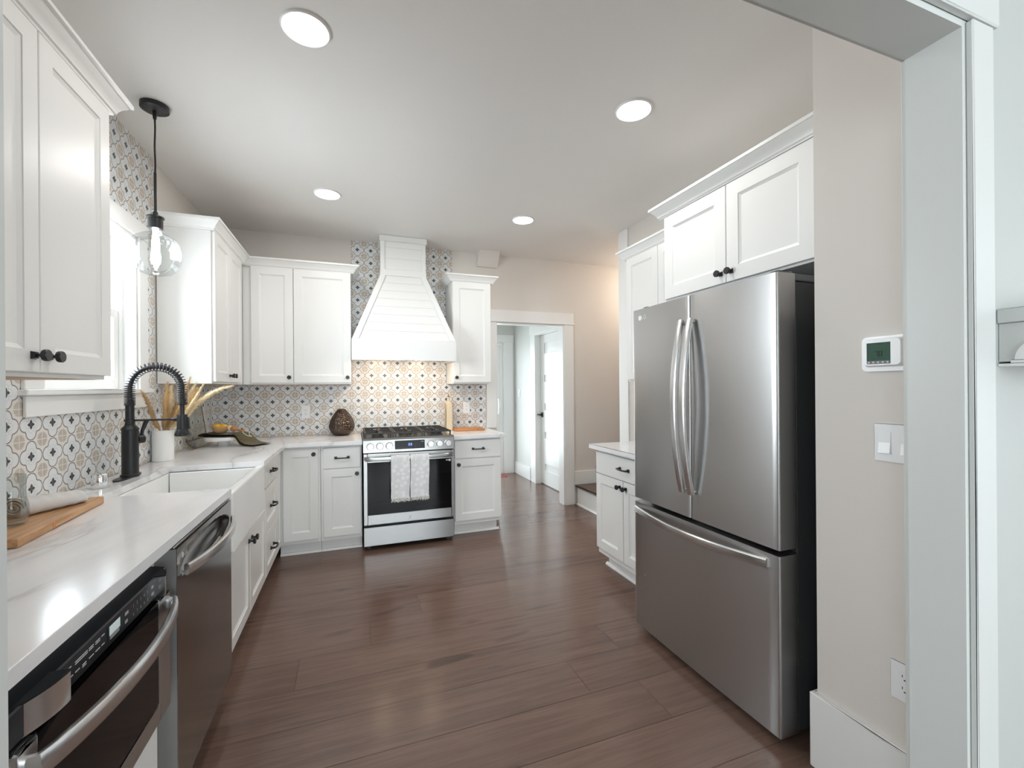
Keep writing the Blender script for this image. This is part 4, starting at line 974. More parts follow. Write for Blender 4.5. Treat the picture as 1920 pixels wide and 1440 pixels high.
for s, a0, a1 in ((-1, A0, 1.026), (1, 1.450, A1)):
    b = B(T); w = a1 - a0; n = 10
    bow = lambda t: 0.050 * math.cos(t * PI / 2 * 0.93) ** 0.8
    inner = a1 if s < 0 else a0
    poly = [(inner, 0.0015)] + [(inner - (-s) * 0 + s * w * i / n, bow(i / n)) for i in range(n + 1)] + [(inner + s * w, 0.0015)]
    b.prism(poly, 0.782, 0.8355, 'ab'); obj('end_cap', b, 'steelh', mw, 40)
    b = B(T); b.prism([(p[0], p[1] * 1.02 if p[1] > .002 else p[1]) for p in poly], 0.8356, 0.8395, 'ab'); obj('hood_cover', b, 'panelblk', mw, 40)
b = B(T); b.box(A0, A0 + .055, 0.001, 0.040, 0.445, 0.776, 0.006, 2).box(A1 - .082, A1, 0.001, 0.040, 0.445, 0.776, 0.006, 2).box(A0 + .055, A1 - .082, 0.001, 0.040, 0.445, 0.50, 0.004, 2)
df = obj('drawer_front', b, 'steel', mw, 25)
b = B(T); b.box(A0 + .05, A1 - .078, 0.002, 0.0385, 0.495, 0.777, 0.003); obj('drawer_glass', b, 'blackglass', df, 25)
b = B(T); pts = [(0.93, 0.030, 0.735)] + [(0.935 + 0.575 * i / 24, 0.045 + 0.050 * math.sin(PI * (0.02 + 0.96 * i / 24)) ** 0.7, 0.735) for i in range(25)] + [(1.515, 0.030, 0.735)]
b.tube(pts, 1.0, 14, True, (0.040, 0.018, (0, 0, 1))); obj('drawer_handle', b, 'steelh', df)

# ------------------------------------------------------------------ lamps
for i, (x, y, lab) in enumerate(((1.37, 1.90, 'lit round recessed ceiling light, large one above the refrigerator'), (-0.165, 3.46, 'lit round recessed ceiling light in front of the tall left wall cabinets'),
                    (1.37, 3.46, 'lit round recessed ceiling light near the slanted box, right of the hood'), (-0.165, 1.90, 'lit round recessed ceiling light at the top edge, nearest the pendant'))):
    t = thing('recessed_light', lab, 'ceiling light', (x, y, ZC), 'recessed ceiling lights')
    b = B(); b.lathe([(0.083, ZC - .0005), (0.083, ZC - .006), (0.086, ZC - .009), (0.091, ZC - .007), (0.094, ZC - .0005)], (x, y, 0), 40); obj('trim_ring', b, 'plate', t)
    b = B(); b.lathe([(0, ZC - .0085), (0.070, ZC - .008), (0.0835, ZC - .005), (0.0835, ZC - .001), (0, ZC - .001)], (x, y, 0), 40); obj('diffuser', b, 'glow', t)
    l = bpy.data.lights.new('can_light', 'AREA'); l.shape = 'DISK'; l.size = 0.14; l.energy = 6.4; l.color = (1.0, 0.97, 0.93)
    o = bpy.data.objects.new('can_light', l); COL.objects.link(o); o.location = (x, y, ZC - 0.011)
px_, py_ = -0.922, 2.665
t = thing('pendant_light', 'black pendant with clear glass globe hanging in front of the sink window', 'pendant light', (px_, py_, 1.92))
b = B(); b.lathe([(0, 2.742), (0.050, 2.742), (0.060, 2.748), (0.060, ZC - .0006), (0, ZC - .0006)], (px_, py_, 0), 40); obj('canopy', b, 'black', t)
b = B(); b.lathe([(0.007, 2.70), (0.0085, 2.715), (0.0085, 2.742)], (px_, py_, 0), 14); b.tube([(px_ + .0012 * math.sin(i), py_, 2.705 - i * 0.03) for i in range(10)], 0.0042, 8); obj('cord', b, 'black', t)
b = B(); b.lathe([(0.0045, 2.215), (0.0062, 2.22), (0.0062, 2.432), (0.003, 2.438)], (px_, py_, 0), 16); obj('rod', b, 'black', t)
b = B(); b.lathe([(0.010, 2.236), (0.013, 2.215), (0.036, 2.212), (0.0365, 2.204), (0.031, 2.203), (0.031, 2.152), (0.025, 2.150), (0.025, 2.165), (0, 2.165)], (px_, py_, 0), 36); obj('socket', b, 'black', t)
b = B(); b.lathe([(0.0245, 2.168), (0.0245, 2.133), (0.030, 2.127), (0.055, 2.121), (0.080, 2.106), (0.097, 2.083), (0.106, 2.050), (0.107, 2.020), (0.101, 1.985), (0.087, 1.952), (0.064, 1.930), (0.032, 1.920), (0, 1.918)], (px_, py_, 0), 48, close=False); obj('glass_globe', b, 'glass', t, 80)
b = B(); b.lathe([(0.012, 2.165), (0.012, 2.125), (0.014, 2.105), (0.016, 2.09), (0.0165, 2.04), (0.020, 2.02), (0.021, 1.995), (0.016, 1.975), (0, 1.968)], (px_, py_, 0), 24); obj('bulb', b, 'bulb', t)
l = bpy.data.lights.new('stair_light', 'POINT'); l.energy = 13; l.color = (1.0, 0.83, 0.68); l.shadow_soft_size = 0.06
sl = thing('recessed_light', 'recessed light over the stair, hidden behind the right wall', 'ceiling light', (3.25, 3.97, ZC))
b = B(); b.lathe([(0.0, ZC - .006), (0.08, ZC - .006), (0.092, ZC - .0005)], (3.25, 3.97, 0), 32); obj('diffuser', b, 'glow', sl)
o = bpy.data.objects.new('stair_light', l); COL.objects.link(o); o.location = (3.25, 3.97, 2.45)

# ------------------------------------------------------------------ plates on the walls
def plate(T, name, label, a0, a1, c0, c1, kind, cat, group=None):
    t = thing(name, label, cat, T((a0 + a1) / 2, 0.002, c0), group)
    q = B(T); q.box(a0, a1, 0.0003, 0.006, c0, c1, 0.002, 2); pl = obj('cover_plate', q, 'plate', t)
    n = max(1, round((a1 - a0) / 0.058)) if kind == 'switch' else max(1, round((a1 - a0) / 0.075))
    if kind == 'outlet': n = 1
    for i in range(n):
        m = a0 + (a1 - a0) * (i + .5) / n; cc = (c0 + c1) / 2
        q = B(T)
        if kind == 'switch':
            q.box(m - .0165, m + .0165, 0.006, 0.0075, cc - .034, cc + .034, 0.0005)
            q.hexa([(m - .0155, .0075, cc - .032), (m + .0155, .0075, cc - .032), (m + .0155, .0075, cc + .032), (m - .0155, .0075, cc + .032)], [(m - .0155, .0125, cc - .032), (m + .0155, .0125, cc - .032), (m + .0155, .0080, cc + .0), (m - .0155, .0080, cc + .0)])
            obj('rocker', q, 'plate', t, 0)
        else:
            q.box(m - .0165, m + .0165, 0.006, 0.0078, cc - .034, cc + .034, 0.0007); rc = obj('receptacle', q, 'plate', t, 0)
            q = B(T)
            for s in (-1, 1):
                z = cc + s * .0175
                q.box(m - .0075, m - .0055, .0078, .0082, z - .002, z + .006).box(m + .0050, m + .0070, .0078, .0082, z - .001, z + .006).box(m - .0022, m + .0022, .0078, .0082, z - .0095, z - .0055)
            obj('slots', q, 'slot', rc, 0)
    return t
TT = face_back(YB - 0.0055)
plate(TT, 'wall_outlet', 'white outlet on patterned tile, left of the dark vase', -0.449, -0.373, 1.073, 1.192, 'outlet', 'outlet')
plate(TT, 'wall_outlet', 'white outlet on patterned tile above the small cutting board', 1.081, 1.155, 1.078, 1.197, 'outlet', 'outlet')
TW = face_left(XL + 0.0055)
plate(TW, 'light_switch', 'white switch plate on window-wall tile, left side behind the pampas vase', 3.285, 3.400, 1.085, 1.200, 'switch', 'switch')
plate(TW, 'wall_outlet', 'white outlet on window-wall tile, between pampas vase and glass book stand', 3.555, 3.670, 1.085, 1.195, 'outlet', 'outlet')
TN = face_right(1.53)
plate(TN, 'light_switch', 'white double rocker switch plate under the thermostat', 0.778, 0.896, 1.110, 1.226, 'switch', 'switch')
plate(TN, 'wall_outlet', 'white outlet low on the wall right of the refrigerator', 0.780, 0.857, 0.404, 0.519, 'outlet', 'outlet')
plate(face_right(2.405), 'light_switch', 'small white switch plate in the hall, left of the panel door', 6.24, 6.32, 1.20, 1.315, 'switch', 'switch')

t = thing('thermostat', 'white thermostat with green screen reading 78, right of the refrigerator', 'thermostat', TN(0.862, 0.01, 1.385))
def rrect(a0, a1, c0, c1, r, n=5):
    P = []
    for cx, cz, s in ((a1 - r, c1 - r, 0), (a0 + r, c1 - r, 1), (a0 + r, c0 + r, 2), (a1 - r, c0 + r, 3)):
        for k in range(n + 1): an = PI / 2 * (s + k / n); P.append((cx + r * math.cos(an), cz + r * math.sin(an)))
    return P
b = B(TN); b.prism(rrect(0.798, 0.926, 1.386, 1.493, 0.014), 0.0003, 0.010); obj('back_plate', b, 'plate', t, 40)
b = B(TN); P0 = rrect(0.806, 0.918, 1.399, 1.487, 0.012); P1 = rrect(0.813, 0.911, 1.404, 1.483, 0.012)
A = [b.V(p[0], 0.010, p[1]) for p in P0]; C = [b.V(p[0], 0.026, p[1]) for p in P1]; b.Fc(A); b.Fc(C)
for i in range(len(A)): b.Fc([A[i], A[(i + 1) % len(A)], C[(i + 1) % len(A)], C[i]])
body = obj('housing', b, 'plate', t, 40)
Ts = lambda a, q, c: (1.53 - q, 0.902 - a, c)      # a from the far edge towards the camera
b = B(Ts); b.box(0.0, 0.0635, 0.0258, 0.0264, 1.418, 1.473); lcd = obj('screen', b, 'lcdgreen', body, 0)
b = B(Ts); b.box(0.0, 0.0635, 0.0258, 0.0270, 1.408, 1.418, 0.001); obj('button_row', b, 'darkgrey', body, 0)
b = B(Ts); seg7(b, '7', 0.0215, 1.431, 0.0085, 0.016, 0.0265, 0.0022); seg7(b, '8', 0.0325, 1.431, 0.0092, 0.016, 0.0265, 0.0022)
b.box(0.0135, 0.0165, .0265, .0268, 1.4335, 1.4355); b.box(0.015, 0.023, .0265, .0268, 1.4245, 1.4258); b.box(0.029, 0.037, .0265, .0268, 1.4245, 1.4258); b.box(0.042, 0.049, .0265, .0268, 1.4245, 1.4258); b.box(0.044, 0.054, .0265, .0268, 1.4465, 1.4475); b.box(0.030, 0.033, .0265, .0268, 1.466, 1.470); b.box(0.0345, 0.038, .0265, .0268, 1.466, 1.470)
b.box(0.0, 0.0022, .0265, .0268, 1.418, 1.473); b.box(0.0, 0.0635, .0265, .0268, 1.4715, 1.473); obj('screen_print', b, 'darkprint', lcd, 0)
b = B(Ts)
for i in range(5): b.box(0.0035 + i * .0127, 0.0085 + i * .0127, 0.0270, 0.0276, 1.4105, 1.4155, 0.0005)
obj('buttons', b, 'mark', body, 0)
b = B(Ts); b.box(0.017, 0.048, 0.0260, 0.0263, 1.4772, 1.4782); b.box(0.046, 0.062, 0.0260, 0.0263, 1.4058, 1.4065); obj('lettering', b, 'mark', body, 0)

# shelf on the dining side, right edge
t = thing('wall_shelf', 'white bracketed wall shelf at the right edge, beside the opening', 'shelf', (1.55, 0.45, 1.382))
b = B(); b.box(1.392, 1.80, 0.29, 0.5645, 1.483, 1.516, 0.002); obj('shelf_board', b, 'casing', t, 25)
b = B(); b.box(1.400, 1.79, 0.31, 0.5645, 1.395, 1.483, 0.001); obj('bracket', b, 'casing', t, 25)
b = B(); b.box(1.3965, 1.795, 0.30, 0.5645, 1.384, 1.3915, 0.001).box(1.3985, 1.793, 0.31, 0.545, 1.3915, 1.399, 0.001); obj('base_fillet', b, 'trim', t, 25)
b = B(); n = 12; b.prism([(0.31, 1.399), (0.537, 1.399)] + [(0.49 + 0.047 * math.cos(PI / 2 * i / n), 1.399 + 0.047 * math.sin(PI / 2 * i / n)) for i in range(1, n + 1)] + [(0.31, 1.446)], 1.3955, 1.400, 'bc'); obj('quarter_round', b, 'trim', t, 25)

# ------------------------------------------------------------------ on the worktops
Z = 0.9143
# faucet
fx, fy = -1.045, 2.70
t = thing('kitchen_faucet', 'matte black spring-neck kitchen faucet behind the farmhouse sink', 'faucet', (fx, fy, Z))
b = B(); P = []
for k in range(32):
    an = 2 * PI * k / 32; c, s = math.cos(an), math.sin(an); P.append((fx - 0.004 + 0.028 * math.copysign(abs(c) ** 0.8, c), fy - 0.018 + 0.122 * math.copysign(abs(s) ** 0.9, s)))
b.prism(P, Z, Z + 0.007, 'ab'); obj('deck_plate', b, 'black', t, 30)
b = B(); b.lathe([(0.040, Z + .007), (0.040, Z + .013), (0.034, Z + .017), (0.0335, 1.146), (0.036, 1.148), (0.036, 1.153), (0.030, 1.162), (0.021, 1.172), (0.0195, 1.180), (0.0195, 1.190), (0.024, 1.191), (0.024, 1.200), (0.0185, 1.201), (0.0180, 1.268), (0.021, 1.270), (0.021, 1.276), (0, 1.276)], (fx, fy, 0), 36); body = obj('body', b, 'black', t, 25)
pts = [(fx, fy, 1.27)] + [(fx, fy, 1.27 + 0.085 * i / 5) for i in range(1, 6)]
R_ = 0.109
pts += [(fx + R_ - R_ * math.cos(PI * i / 24), fy, 1.355 + R_ * math.sin(PI * i / 24)) for i in range(1, 25)]
pts += [(fx + 2 * R_, fy, 1.355 - 0.085 * i / 5) for i in range(1, 6)] + [(fx + 2 * R_, fy, 1.21)]
b = B(); b.tube(pts, 0.0105, 14); obj('hose', b, 'black', t, 60)
# coil spring
path = [Vector(p) for p in pts[:-1]]
cum = [0]
for p, q in zip(path, path[1:]): cum.append(cum[-1] + (q - p).length)
def at_len(d):
    for i in range(len(path) - 1):
        if d <= cum[i + 1] or i == len(path) - 2:
            u = (d - cum[i]) / (cum[i + 1] - cum[i]); return path[i].lerp(path[i + 1], u), (path[i + 1] - path[i]).normalized()
tot = cum[-1]; turns = 46; NN = turns * 14
hp_ = []
for i in range(NN + 1):
    s = i / NN
    # closer turns on the straight legs, open over the top
    d = tot * (s - 0.38 * math.sin(2 * PI * s) / (2 * PI)); d = min(max(d, 0.001), tot - 0.001)
    p, tg = at_len(d); side = Vector((0, 1, 0)); nrm = tg.cross(side).normalized()
    an = 2 * PI * turns * s; hp_.append(p + (side * math.cos(an) + nrm * math.sin(an)) * 0.0212)
b = B(); b.tube(hp_, 0.0023, 6); obj('spring', b, 'black', t, 60)
hx = fx + 2 * R_
b = B(); b.lathe([(0.021, 1.268), (0.0225, 1.276), (0.021, 1.282)], (hx, fy, 0), 24).lathe([(0, 1.219), (0.022, 1.219), (0.0235, 1.213), (0.0235, 1.148), (0.026, 1.138), (0.034, 1.121), (0.0345, 1.112), (0.030, 1.108), (0, 1.110)], (hx, fy, 0), 32); hd_ = obj('spray_head', b, 'black', t, 25)
b = B(); b.hexa([(hx + .020, fy - .008, 1.150), (hx + .034, fy - .007, 1.142), (hx + .034, fy + .007, 1.142), (hx + .020, fy + .008, 1.150)], [(hx + .020, fy - .008, 1.205), (hx + .028, fy - .007, 1.205), (hx + .028, fy + .007, 1.205), (hx + .020, fy + .008, 1.205)]); obj('spray_button', b, 'black', hd_, 0)
b = B(); b.tube([(fx + .02, fy, 1.1955), (hx - .042, fy, 1.1955)], 0.0055, 10).tube([(hx - .045, fy, 1.1955), (hx - .030, fy, 1.1955), (hx - .020, fy, 1.1955)], [0.007, 0.011, 0.011], 14); obj('docking_arm', b, 'black', t, 40)
d = Vector((0.66, 0.75, 0)).normalized(); c0 = Vector((fx, fy, 1.098))
b = B(); b.tube([c0 + d * 0.03, c0 + d * 0.058, c0 + d * 0.060], [0.0215, 0.0215, 0.014], 20)
b.tube([c0 + d * 0.050 + Vector((0, 0, 0.010)), c0 + d * 0.053 + Vector((0, 0, 0.04)), c0 + d * 0.066 + Vector((0, 0, 0.075)), c0 + d * 0.074 + Vector((0, 0, 0.096))], [0.006, 0.0075, 0.0095, 0.0105], 14); obj('lever_handle', b, 'black', t, 40)
b = B(); b.lathe([(0.0275, Z), (0.0285, Z + .004), (0.0285, Z + .058), (0.026, Z + .063), (0, Z + .063)], (-1.057, 2.445, 0), 32)
single('air_gap_cap', b, 'chrome', 'small chrome cylinder cap on counter left of the faucet', 'air gap')

# vase with pampas
t = thing('ceramic_vase', 'white cylindrical vase holding dried pampas, behind the faucet', 'vase', (-1.088, 3.23, Z))
b = B(); b.lathe([(0, Z), (0.050, Z), (0.054, Z + .004), (0.0545, 1.098), (0.053, 1.101), (0.050, 1.098), (0.050, 0.95), (0, 0.95)], (-1.088, 3.23, 0), 40); obj('vase_body', b, 'ceramic', t, 30)
PAM = [('d', 0.0085, [(-1.075, 3.255, 0.97), (-1.090, 3.192, 1.102), (-1.100, 3.145, 1.160), (-1.088, 3.040, 1.258), (-1.080, 2.925, 1.341)], 'short brown pampas stem leaning left toward the window sill'),
('d', 0.013, [(-1.095, 3.24, 0.97), (-1.080, 3.222, 1.102), (-1.064, 3.196, 1.189), (-1.054, 3.182, 1.292), (-1.043, 3.167, 1.391)], 'thick upright brown pampas plume, tallest of the two in the vase middle'),
('p', 0.012, [(-1.085, 3.235, 0.97), (-1.072, 3.232, 1.102), (-1.062, 3.238, 1.186), (-1.056, 3.247, 1.284), (-1.053, 3.256, 1.368)], 'pale upright pampas plume pressed against the tall brown one'),
('d', 0.007, [(-1.090, 3.23, 0.97), (-1.058, 3.215, 1.102), (-1.044, 3.232, 1.153), (-1.029, 3.237, 1.224), (-1.014, 3.242, 1.296)], 'thin short pampas stem right of the upright plumes'),
('d', 0.010, [(-1.108, 3.250, 0.97), (-1.050, 3.206, 1.102), (-0.996, 3.150, 1.189), (-0.943, 3.099, 1.301), (-0.893, 3.049, 1.417)], 'brown pampas plume passing behind the faucet spring, highest tip'),
('p', 0.010, [(-1.108, 3.250, 0.97), (-1.050, 3.206, 1.102), (-0.992, 3.170, 1.182), (-0.933, 3.127, 1.285), (-0.874, 3.085, 1.386)], 'pale pampas plume just right of the faucet spring'),
('d', 0.009, [(-1.108, 3.250, 0.97), (-1.050, 3.206, 1.102), (-0.990, 3.191, 1.174), (-0.938, 3.172, 1.264), (-0.888, 3.154, 1.355)], 'brown pampas plume between two pale ones, right of the faucet'),
('p', 0.008, [(-1.108, 3.250, 0.97), (-1.050, 3.206, 1.102), (-0.973, 3.142, 1.164), (-0.895, 3.082, 1.266), (-0.826, 3.035, 1.376)], 'straight pale slanting pampas plume above the long curved one'),
('d', 0.007, [(-1.108, 3.250, 0.97), (-1.050, 3.206, 1.102), (-1.005, 3.239, 1.151), (-0.953, 3.241, 1.232), (-0.906, 3.245, 1.315)], 'short brown pampas plume low above the glass book stand'),
('p', 0.0105, [(-1.108, 3.250, 0.97), (-1.050, 3.206, 1.102), (-0.958, 3.147, 1.169), (-0.894, 3.113, 1.243), (-0.827, 3.078, 1.300), (-0.749, 3.039, 1.344), (-0.669, 3.010, 1.368)], 'long pale pampas plume arching far right over the counter')]
def smooth_path(P, n):
    P = [Vector(p) for p in P]; P = [P[0] * 2 - P[1]] + P + [P[-1] * 2 - P[-2]]; out = []
    m = len(P) - 3
    for i in range(n + 1):
        s = min(i / n * m, m - 1e-6); k = int(s); u = s - k; a, q, c, d = P[k:k + 4]
        out.append(0.5 * ((2 * q) + (c - a) * u + (2 * a - 5 * q + 4 * c - d) * u * u + (3 * q - a - 3 * c + d) * u ** 3))
    return out
rnd = random.Random(11)
for k, r, P, lab in PAM:
    pa = smooth_path(P, 46)
    o = thing('pampas_stem', lab, 'dried grass', tuple(pa[0]), 'dried pampas in the white vase')
    b = B(); b.tube(pa[:24], 0.0018, 6); obj('stalk', b, 'stem', o, 60)
    b = B(); pl = pa[12:]; n = len(pl); rs = []
    for i in range(n):
        u = i / (n - 1); rs.append(max(0.0012, r * 1.12 * (0.35 + 0.65 * math.sin(PI * min(1, u * 1.25 + .12)) if u < 0.5 else 0.99 * (1 - ((u - .5) / .5) ** 2.2)) * rnd.uniform(0.84, 1.1)))
    b.tube(pl, rs, 12)
    # loose hairs all along the plume
    for i in range(1, n - 1):
        tg = (pl[i + 1] - pl[i - 1]).normalized()
        for q in range(12):
            dv = Vector((rnd.uniform(-1, 1), rnd.uniform(-1, 1), rnd.uniform(-1, 1))); dv = (dv - tg * dv.dot(tg)).normalized()
            p0 = pl[i] + dv * rs[i] * 0.7; b.tube([p0, p0 + tg * 0.009 + dv * (0.002 + rs[i] * 0.45), p0 + tg * 0.018 + dv * (0.004 + rs[i] * 0.7)], [0.0009, 0.0007, 0.0002], 4)
    obj('plume', b, 'pampas' if k == 'd' else 'pampas2', o, 60)

# glass book stand with brass edges
t = thing('book_stand', 'clear glass book stand with brass edges leaning against window-wall tile', 'book stand', (-1.11, 3.96, Z))
Bk = [(-1.1375, 3.73, 1.213), (-1.1375, 4.13, 1.213), (-1.125, 4.20, 0.975), (-1.125, 3.72, 0.975)]
Ft = [(-1.122, 3.72, 0.968), (-1.122, 4.20, 0.968), (-1.083, 4.20, Z + .003), (-1.083, 3.72, Z + .003)]
for nm, Q, dv in (('back_pane', Bk, (0.003, 0, 0)), ('front_pane', Ft, (0.003, 0, 0.002))):
    b = B(); b.hexa(Q, [tuple(Vector(p) + Vector(dv)) for p in Q]); obj(nm, b, clear_glass('tinted_stand_glass', (0.93, 0.94, 0.92), 0.35), t, 0)
for Q in (Bk, Ft):
    b = B()
    for i in range(4): b.tube([Vector(Q[i]) + Vector((.002, 0, 0)), Vector(Q[(i + 1) % 4]) + Vector((.002, 0, 0))], 0.0027, 8)
    obj('brass_edge', b, 'brass', t, 60)

# cake stand, towel, bowl, lemons, juicer
cx, cy = -0.935, 3.925
t = thing('cake_stand', 'white pedestal cake stand in the counter corner under an olive towel', 'cake stand', (cx, cy, Z))
b = B(); b.lathe([(0, Z), (0.046, Z), (0.046, Z + .006), (0.042, Z + .012), (0.040, 0.958), (0, 0.958)], (cx, cy, 0), 36); obj('pedestal', b, 'ceramic', t, 30)
b = B(); b.lathe([(0, 0.958), (0.132, 0.958), (0.138, 0.964), (0.138, 0.982), (0.134, 0.986), (0, 0.984)], (cx, cy, 0), 48); obj('plate', b, 'ceramic', t, 30)
t = thing('dish_towel', 'olive green waffle towel draped over the white cake stand', 'towel', (cx, cy, 0.99))
dirx = Vector((0.93, -0.36, 0)); diry = Vector((0.36, 0.93, 0)); C0 = Vector((cx, cy, 0))
prof = [(-0.125, 1.012), (-0.138, 1.006), (-0.142, 0.998), (-0.13, 0.992), (-0.09, 0.991), (0.0, 0.992), (0.06, 0.9925), (0.115, 0.994), (0.150, 0.984), (0.172, 0.955), (0.192, 0.932), (0.225, 0.921), (0.275, 0.918), (0.30, 0.918)]
topp = [(-0.125, 1.010), (-0.11, 1.017), (-0.07, 1.012), (-0.02, 1.008), (0.03, 1.009), (0.07, 1.013), (0.11, 1.014), (0.145, 1.004), (0.172, 0.979), (0.195, 0.953), (0.23, 0.936), (0.275, 0.928), (0.30, 0.927)]
def strip(P, hw, wob):
    pa = smooth_path([(p[0], 0, p[1]) for p in P], 40)
    def fn(u, v):
        p = pa[round(u * 40)]; w = (v - .5) * 2
        sp = hw * (1 + 0.12 * max(0, p.x - .1) / .2)
        z = p.z + wob * math.sin(w * 5 + u * 7) * 0.5 + (-0.012 * w if p.x > .1 else 0) * 0
        q = C0 + dirx * (p.x + 0.02 * w * max(0, p.x) / .3) + diry * (w * sp); return (q.x, q.y, z)
    return fn
b = B(); b.grid(strip(topp, 0.078, 0.0016), 40, 16); bmesh.ops.solidify(b.bm, geom=list(b.bm.faces), thickness=0.007); obj('towel_top', b, 'olive', t, 60)
b = B(); b.grid(strip(prof, 0.082, 0.0010), 40, 10); bmesh.ops.solidify(b.bm, geom=list(b.bm.faces), thickness=0.006); obj('towel_fold', b, 'olivedk', t, 60)
bx, by, bz = -0.955, 3.912, 1.0165
b = B(); b.lathe([(0, bz), (0.030, bz), (0.044, bz + .012), (0.056, bz + .034), (0.058, bz + .048), (0.0545, bz + .048), (0.050, bz + .034), (0.038, bz + .014), (0, bz + .010)], (bx, by, 0), 40)
single('wooden_bowl', b, 'bowl', 'small pale wooden bowl holding lemons on the olive towel', 'bowl')
for dx, dy, dz, lab in ((-0.020, -0.012, .046, 'leftmost in the small wooden bowl'), (0.022, -0.008, .044, 'rightmost in the small wooden bowl'), (0.002, 0.024, .042, 'lemon at the back of the small wooden bowl')):
    b = B(); c = (bx + dx, by + dy, bz + dz)
    b.tube([(c[0] - .029, c[1], c[2]), (c[0] - .025, c[1], c[2]), (c[0] - .020, c[1], c[2]), (c[0] - .010, c[1], c[2]), (c[0], c[1], c[2]), (c[0] + .010, c[1], c[2]), (c[0] + .020, c[1], c[2]), (c[0] + .025, c[1], c[2]), (c[0] + .029, c[1], c[2])], [.002, .007, .0145, .020, .0215, .020, .0145, .007, .002], 18)
    single('lemon', b, 'lemon', lab if lab.startswith('lemon') else 'yellow lemon, ' + lab, 'lemon', 'lemons in the wooden bowl', 60)
t = thing('citrus_reamer', 'turned wooden reamer with white cord lying on the olive towel', 'reamer', (-0.83, 3.81, 1.03))
p0, p1 = Vector((-0.872, 3.835, 1.056)), Vector((-0.765, 3.790, 1.028))
L = lambda u: p0.lerp(p1, u)
b = B(); b.tube([L(-.18), L(-.14), L(-.05), L(.06), L(.10)], [.006, .015, .019, .020, .016], 16); obj('reamer_head', b, pbr('pale_wood', (0.70, 0.55, 0.34), .6), t, 50)
b = B(); b.tube([L(.10), L(.12), L(.20), L(.30), L(.36), L(.40), L(.55), L(.70), L(.85), L(.97), L(1.0)], [.014, .020, .022, .018, .012, .009, .0085, .0095, .0085, .007, .002], 16); obj('reamer_handle', b, pbr('turned_wood', (0.42, 0.19, 0.07), .4), t, 50)
b = B(); b.tube(smooth_path([L(.96), (-0.752, 3.787, 1.036), (-0.738, 3.782, 1.020), (-0.735, 3.780, 1.000), (-0.716, 3.773, 0.992)], 24), .0017, 6).tube(smooth_path([L(.80), (-0.775, 3.77, 1.022), (-0.752, 3.768, 1.002), (-0.735, 3.768, 0.994), (-0.718, 3.770, 0.993)], 24), .0017, 6); obj('cord', b, pbr('white_cord', (.82, .80, .74), .9), t, 60)

# hammered vase
b = B(); c = (-0.100, 4.345, 0)
b.lathe([(0, Z), (0.052, Z), (0.072, Z + .008), (0.098, Z + .036), (0.113, Z + .072), (0.114, Z + .092), (0.106, Z + .130), (0.088, Z + .170), (0.064, Z + .206), (0.042, Z + .232), (0.032, Z + .242), (0.028, Z + .243), (0.026, Z + .235), (0.030, Z + .20), (0, Z + .20)], c, 9)
single('hammered_vase', b, 'hammer', 'dark hammered bronze teardrop vase left of the range', 'vase', smooth=25)
# cream bottle
t = thing('ceramic_bottle', 'tall cream square ceramic bottle right of the range', 'bottle', (0.912, 4.405, Z))
b = B(); c0, c1 = 0.912, 4.405
def sq(h, z): return [(c0 - h, c1 - h, z), (c0 + h, c1 - h, z), (c0 + h, c1 + h, z), (c0 - h, c1 + h, z)]
b.box(c0 - .035, c0 + .035, c1 - .035, c1 + .035, Z, 1.182, 0.006, 3).hexa(sq(.030, 1.180), sq(.013, 1.210)); obj('bottle_body', b, 'cream', t, 30)
b = B(); b.lathe([(0.016, 1.205), (0.0145, 1.215), (0.0145, 1.240), (0.0185, 1.242), (0.0185, 1.252), (0.012, 1.253), (0, 1.248)], (c0, c1, 0), 24); obj('neck', b, 'cream', t, 30)
b = B(); b.lathe([(0.009, 1.25), (0.009, 1.262), (0.003, 1.266), (0.003, 1.285), (0, 1.286)], (c0, c1, 0), 14); obj('pourer', b, 'brass', t, 30)
# cutting boards
t = thing('cutting_board', 'orange-brown rounded cutting board on the counter right of the range', 'cutting board', (1.105, 4.335, Z))
b = B(); P0 = rrect(0.952, 1.262, 4.255, 4.425, 0.035, 6); P1 = rrect(0.966, 1.248, 4.267, 4.413, 0.028, 6)
def layer(q, P, z): return [q.V(p[0], p[1], z) for p in P]
R3 = [layer(b, rrect(0.960, 1.254, 4.262, 4.418, 0.03, 6), Z), layer(b, P0, Z + .005), layer(b, P0, Z + .012), layer(b, P1, Z + .017), layer(b, P1, Z + .022)]
b.Fc(R3[0]); b.Fc(R3[-1])
for A, C in zip(R3, R3[1:]):
    for i in range(len(A)): b.Fc([A[i], A[(i + 1) % len(A)], C[(i + 1) % len(A)], C[i]])
obj('board', b, 'board2', t, 30)
Rz = Matrix.Rotation(math.radians(3.6), 4, 'Z'); bc = Vector((-1.000, 1.845, 0))
TBd = lambda a, q, c: tuple((Rz @ Vector((a, q, 0))) + bc + Vector((0, 0, c)))
t = thing('cutting_board', 'long brown wooden cutting board under the rolled white towel', 'cutting board', (-1.0, 1.845, Z))
b = B(TBd); b.box(-0.100, 0.118, -0.262, 0.262, Z, Z + 0.026, 0.004, 2); obj('board', b, 'board', t, 30)
b = B(TBd); b.box(0.1165, 0.1195, -0.09, -0.075, Z + .003, Z + .0235, 0.001); obj('edge_knot', b, 'board2', t, 0)
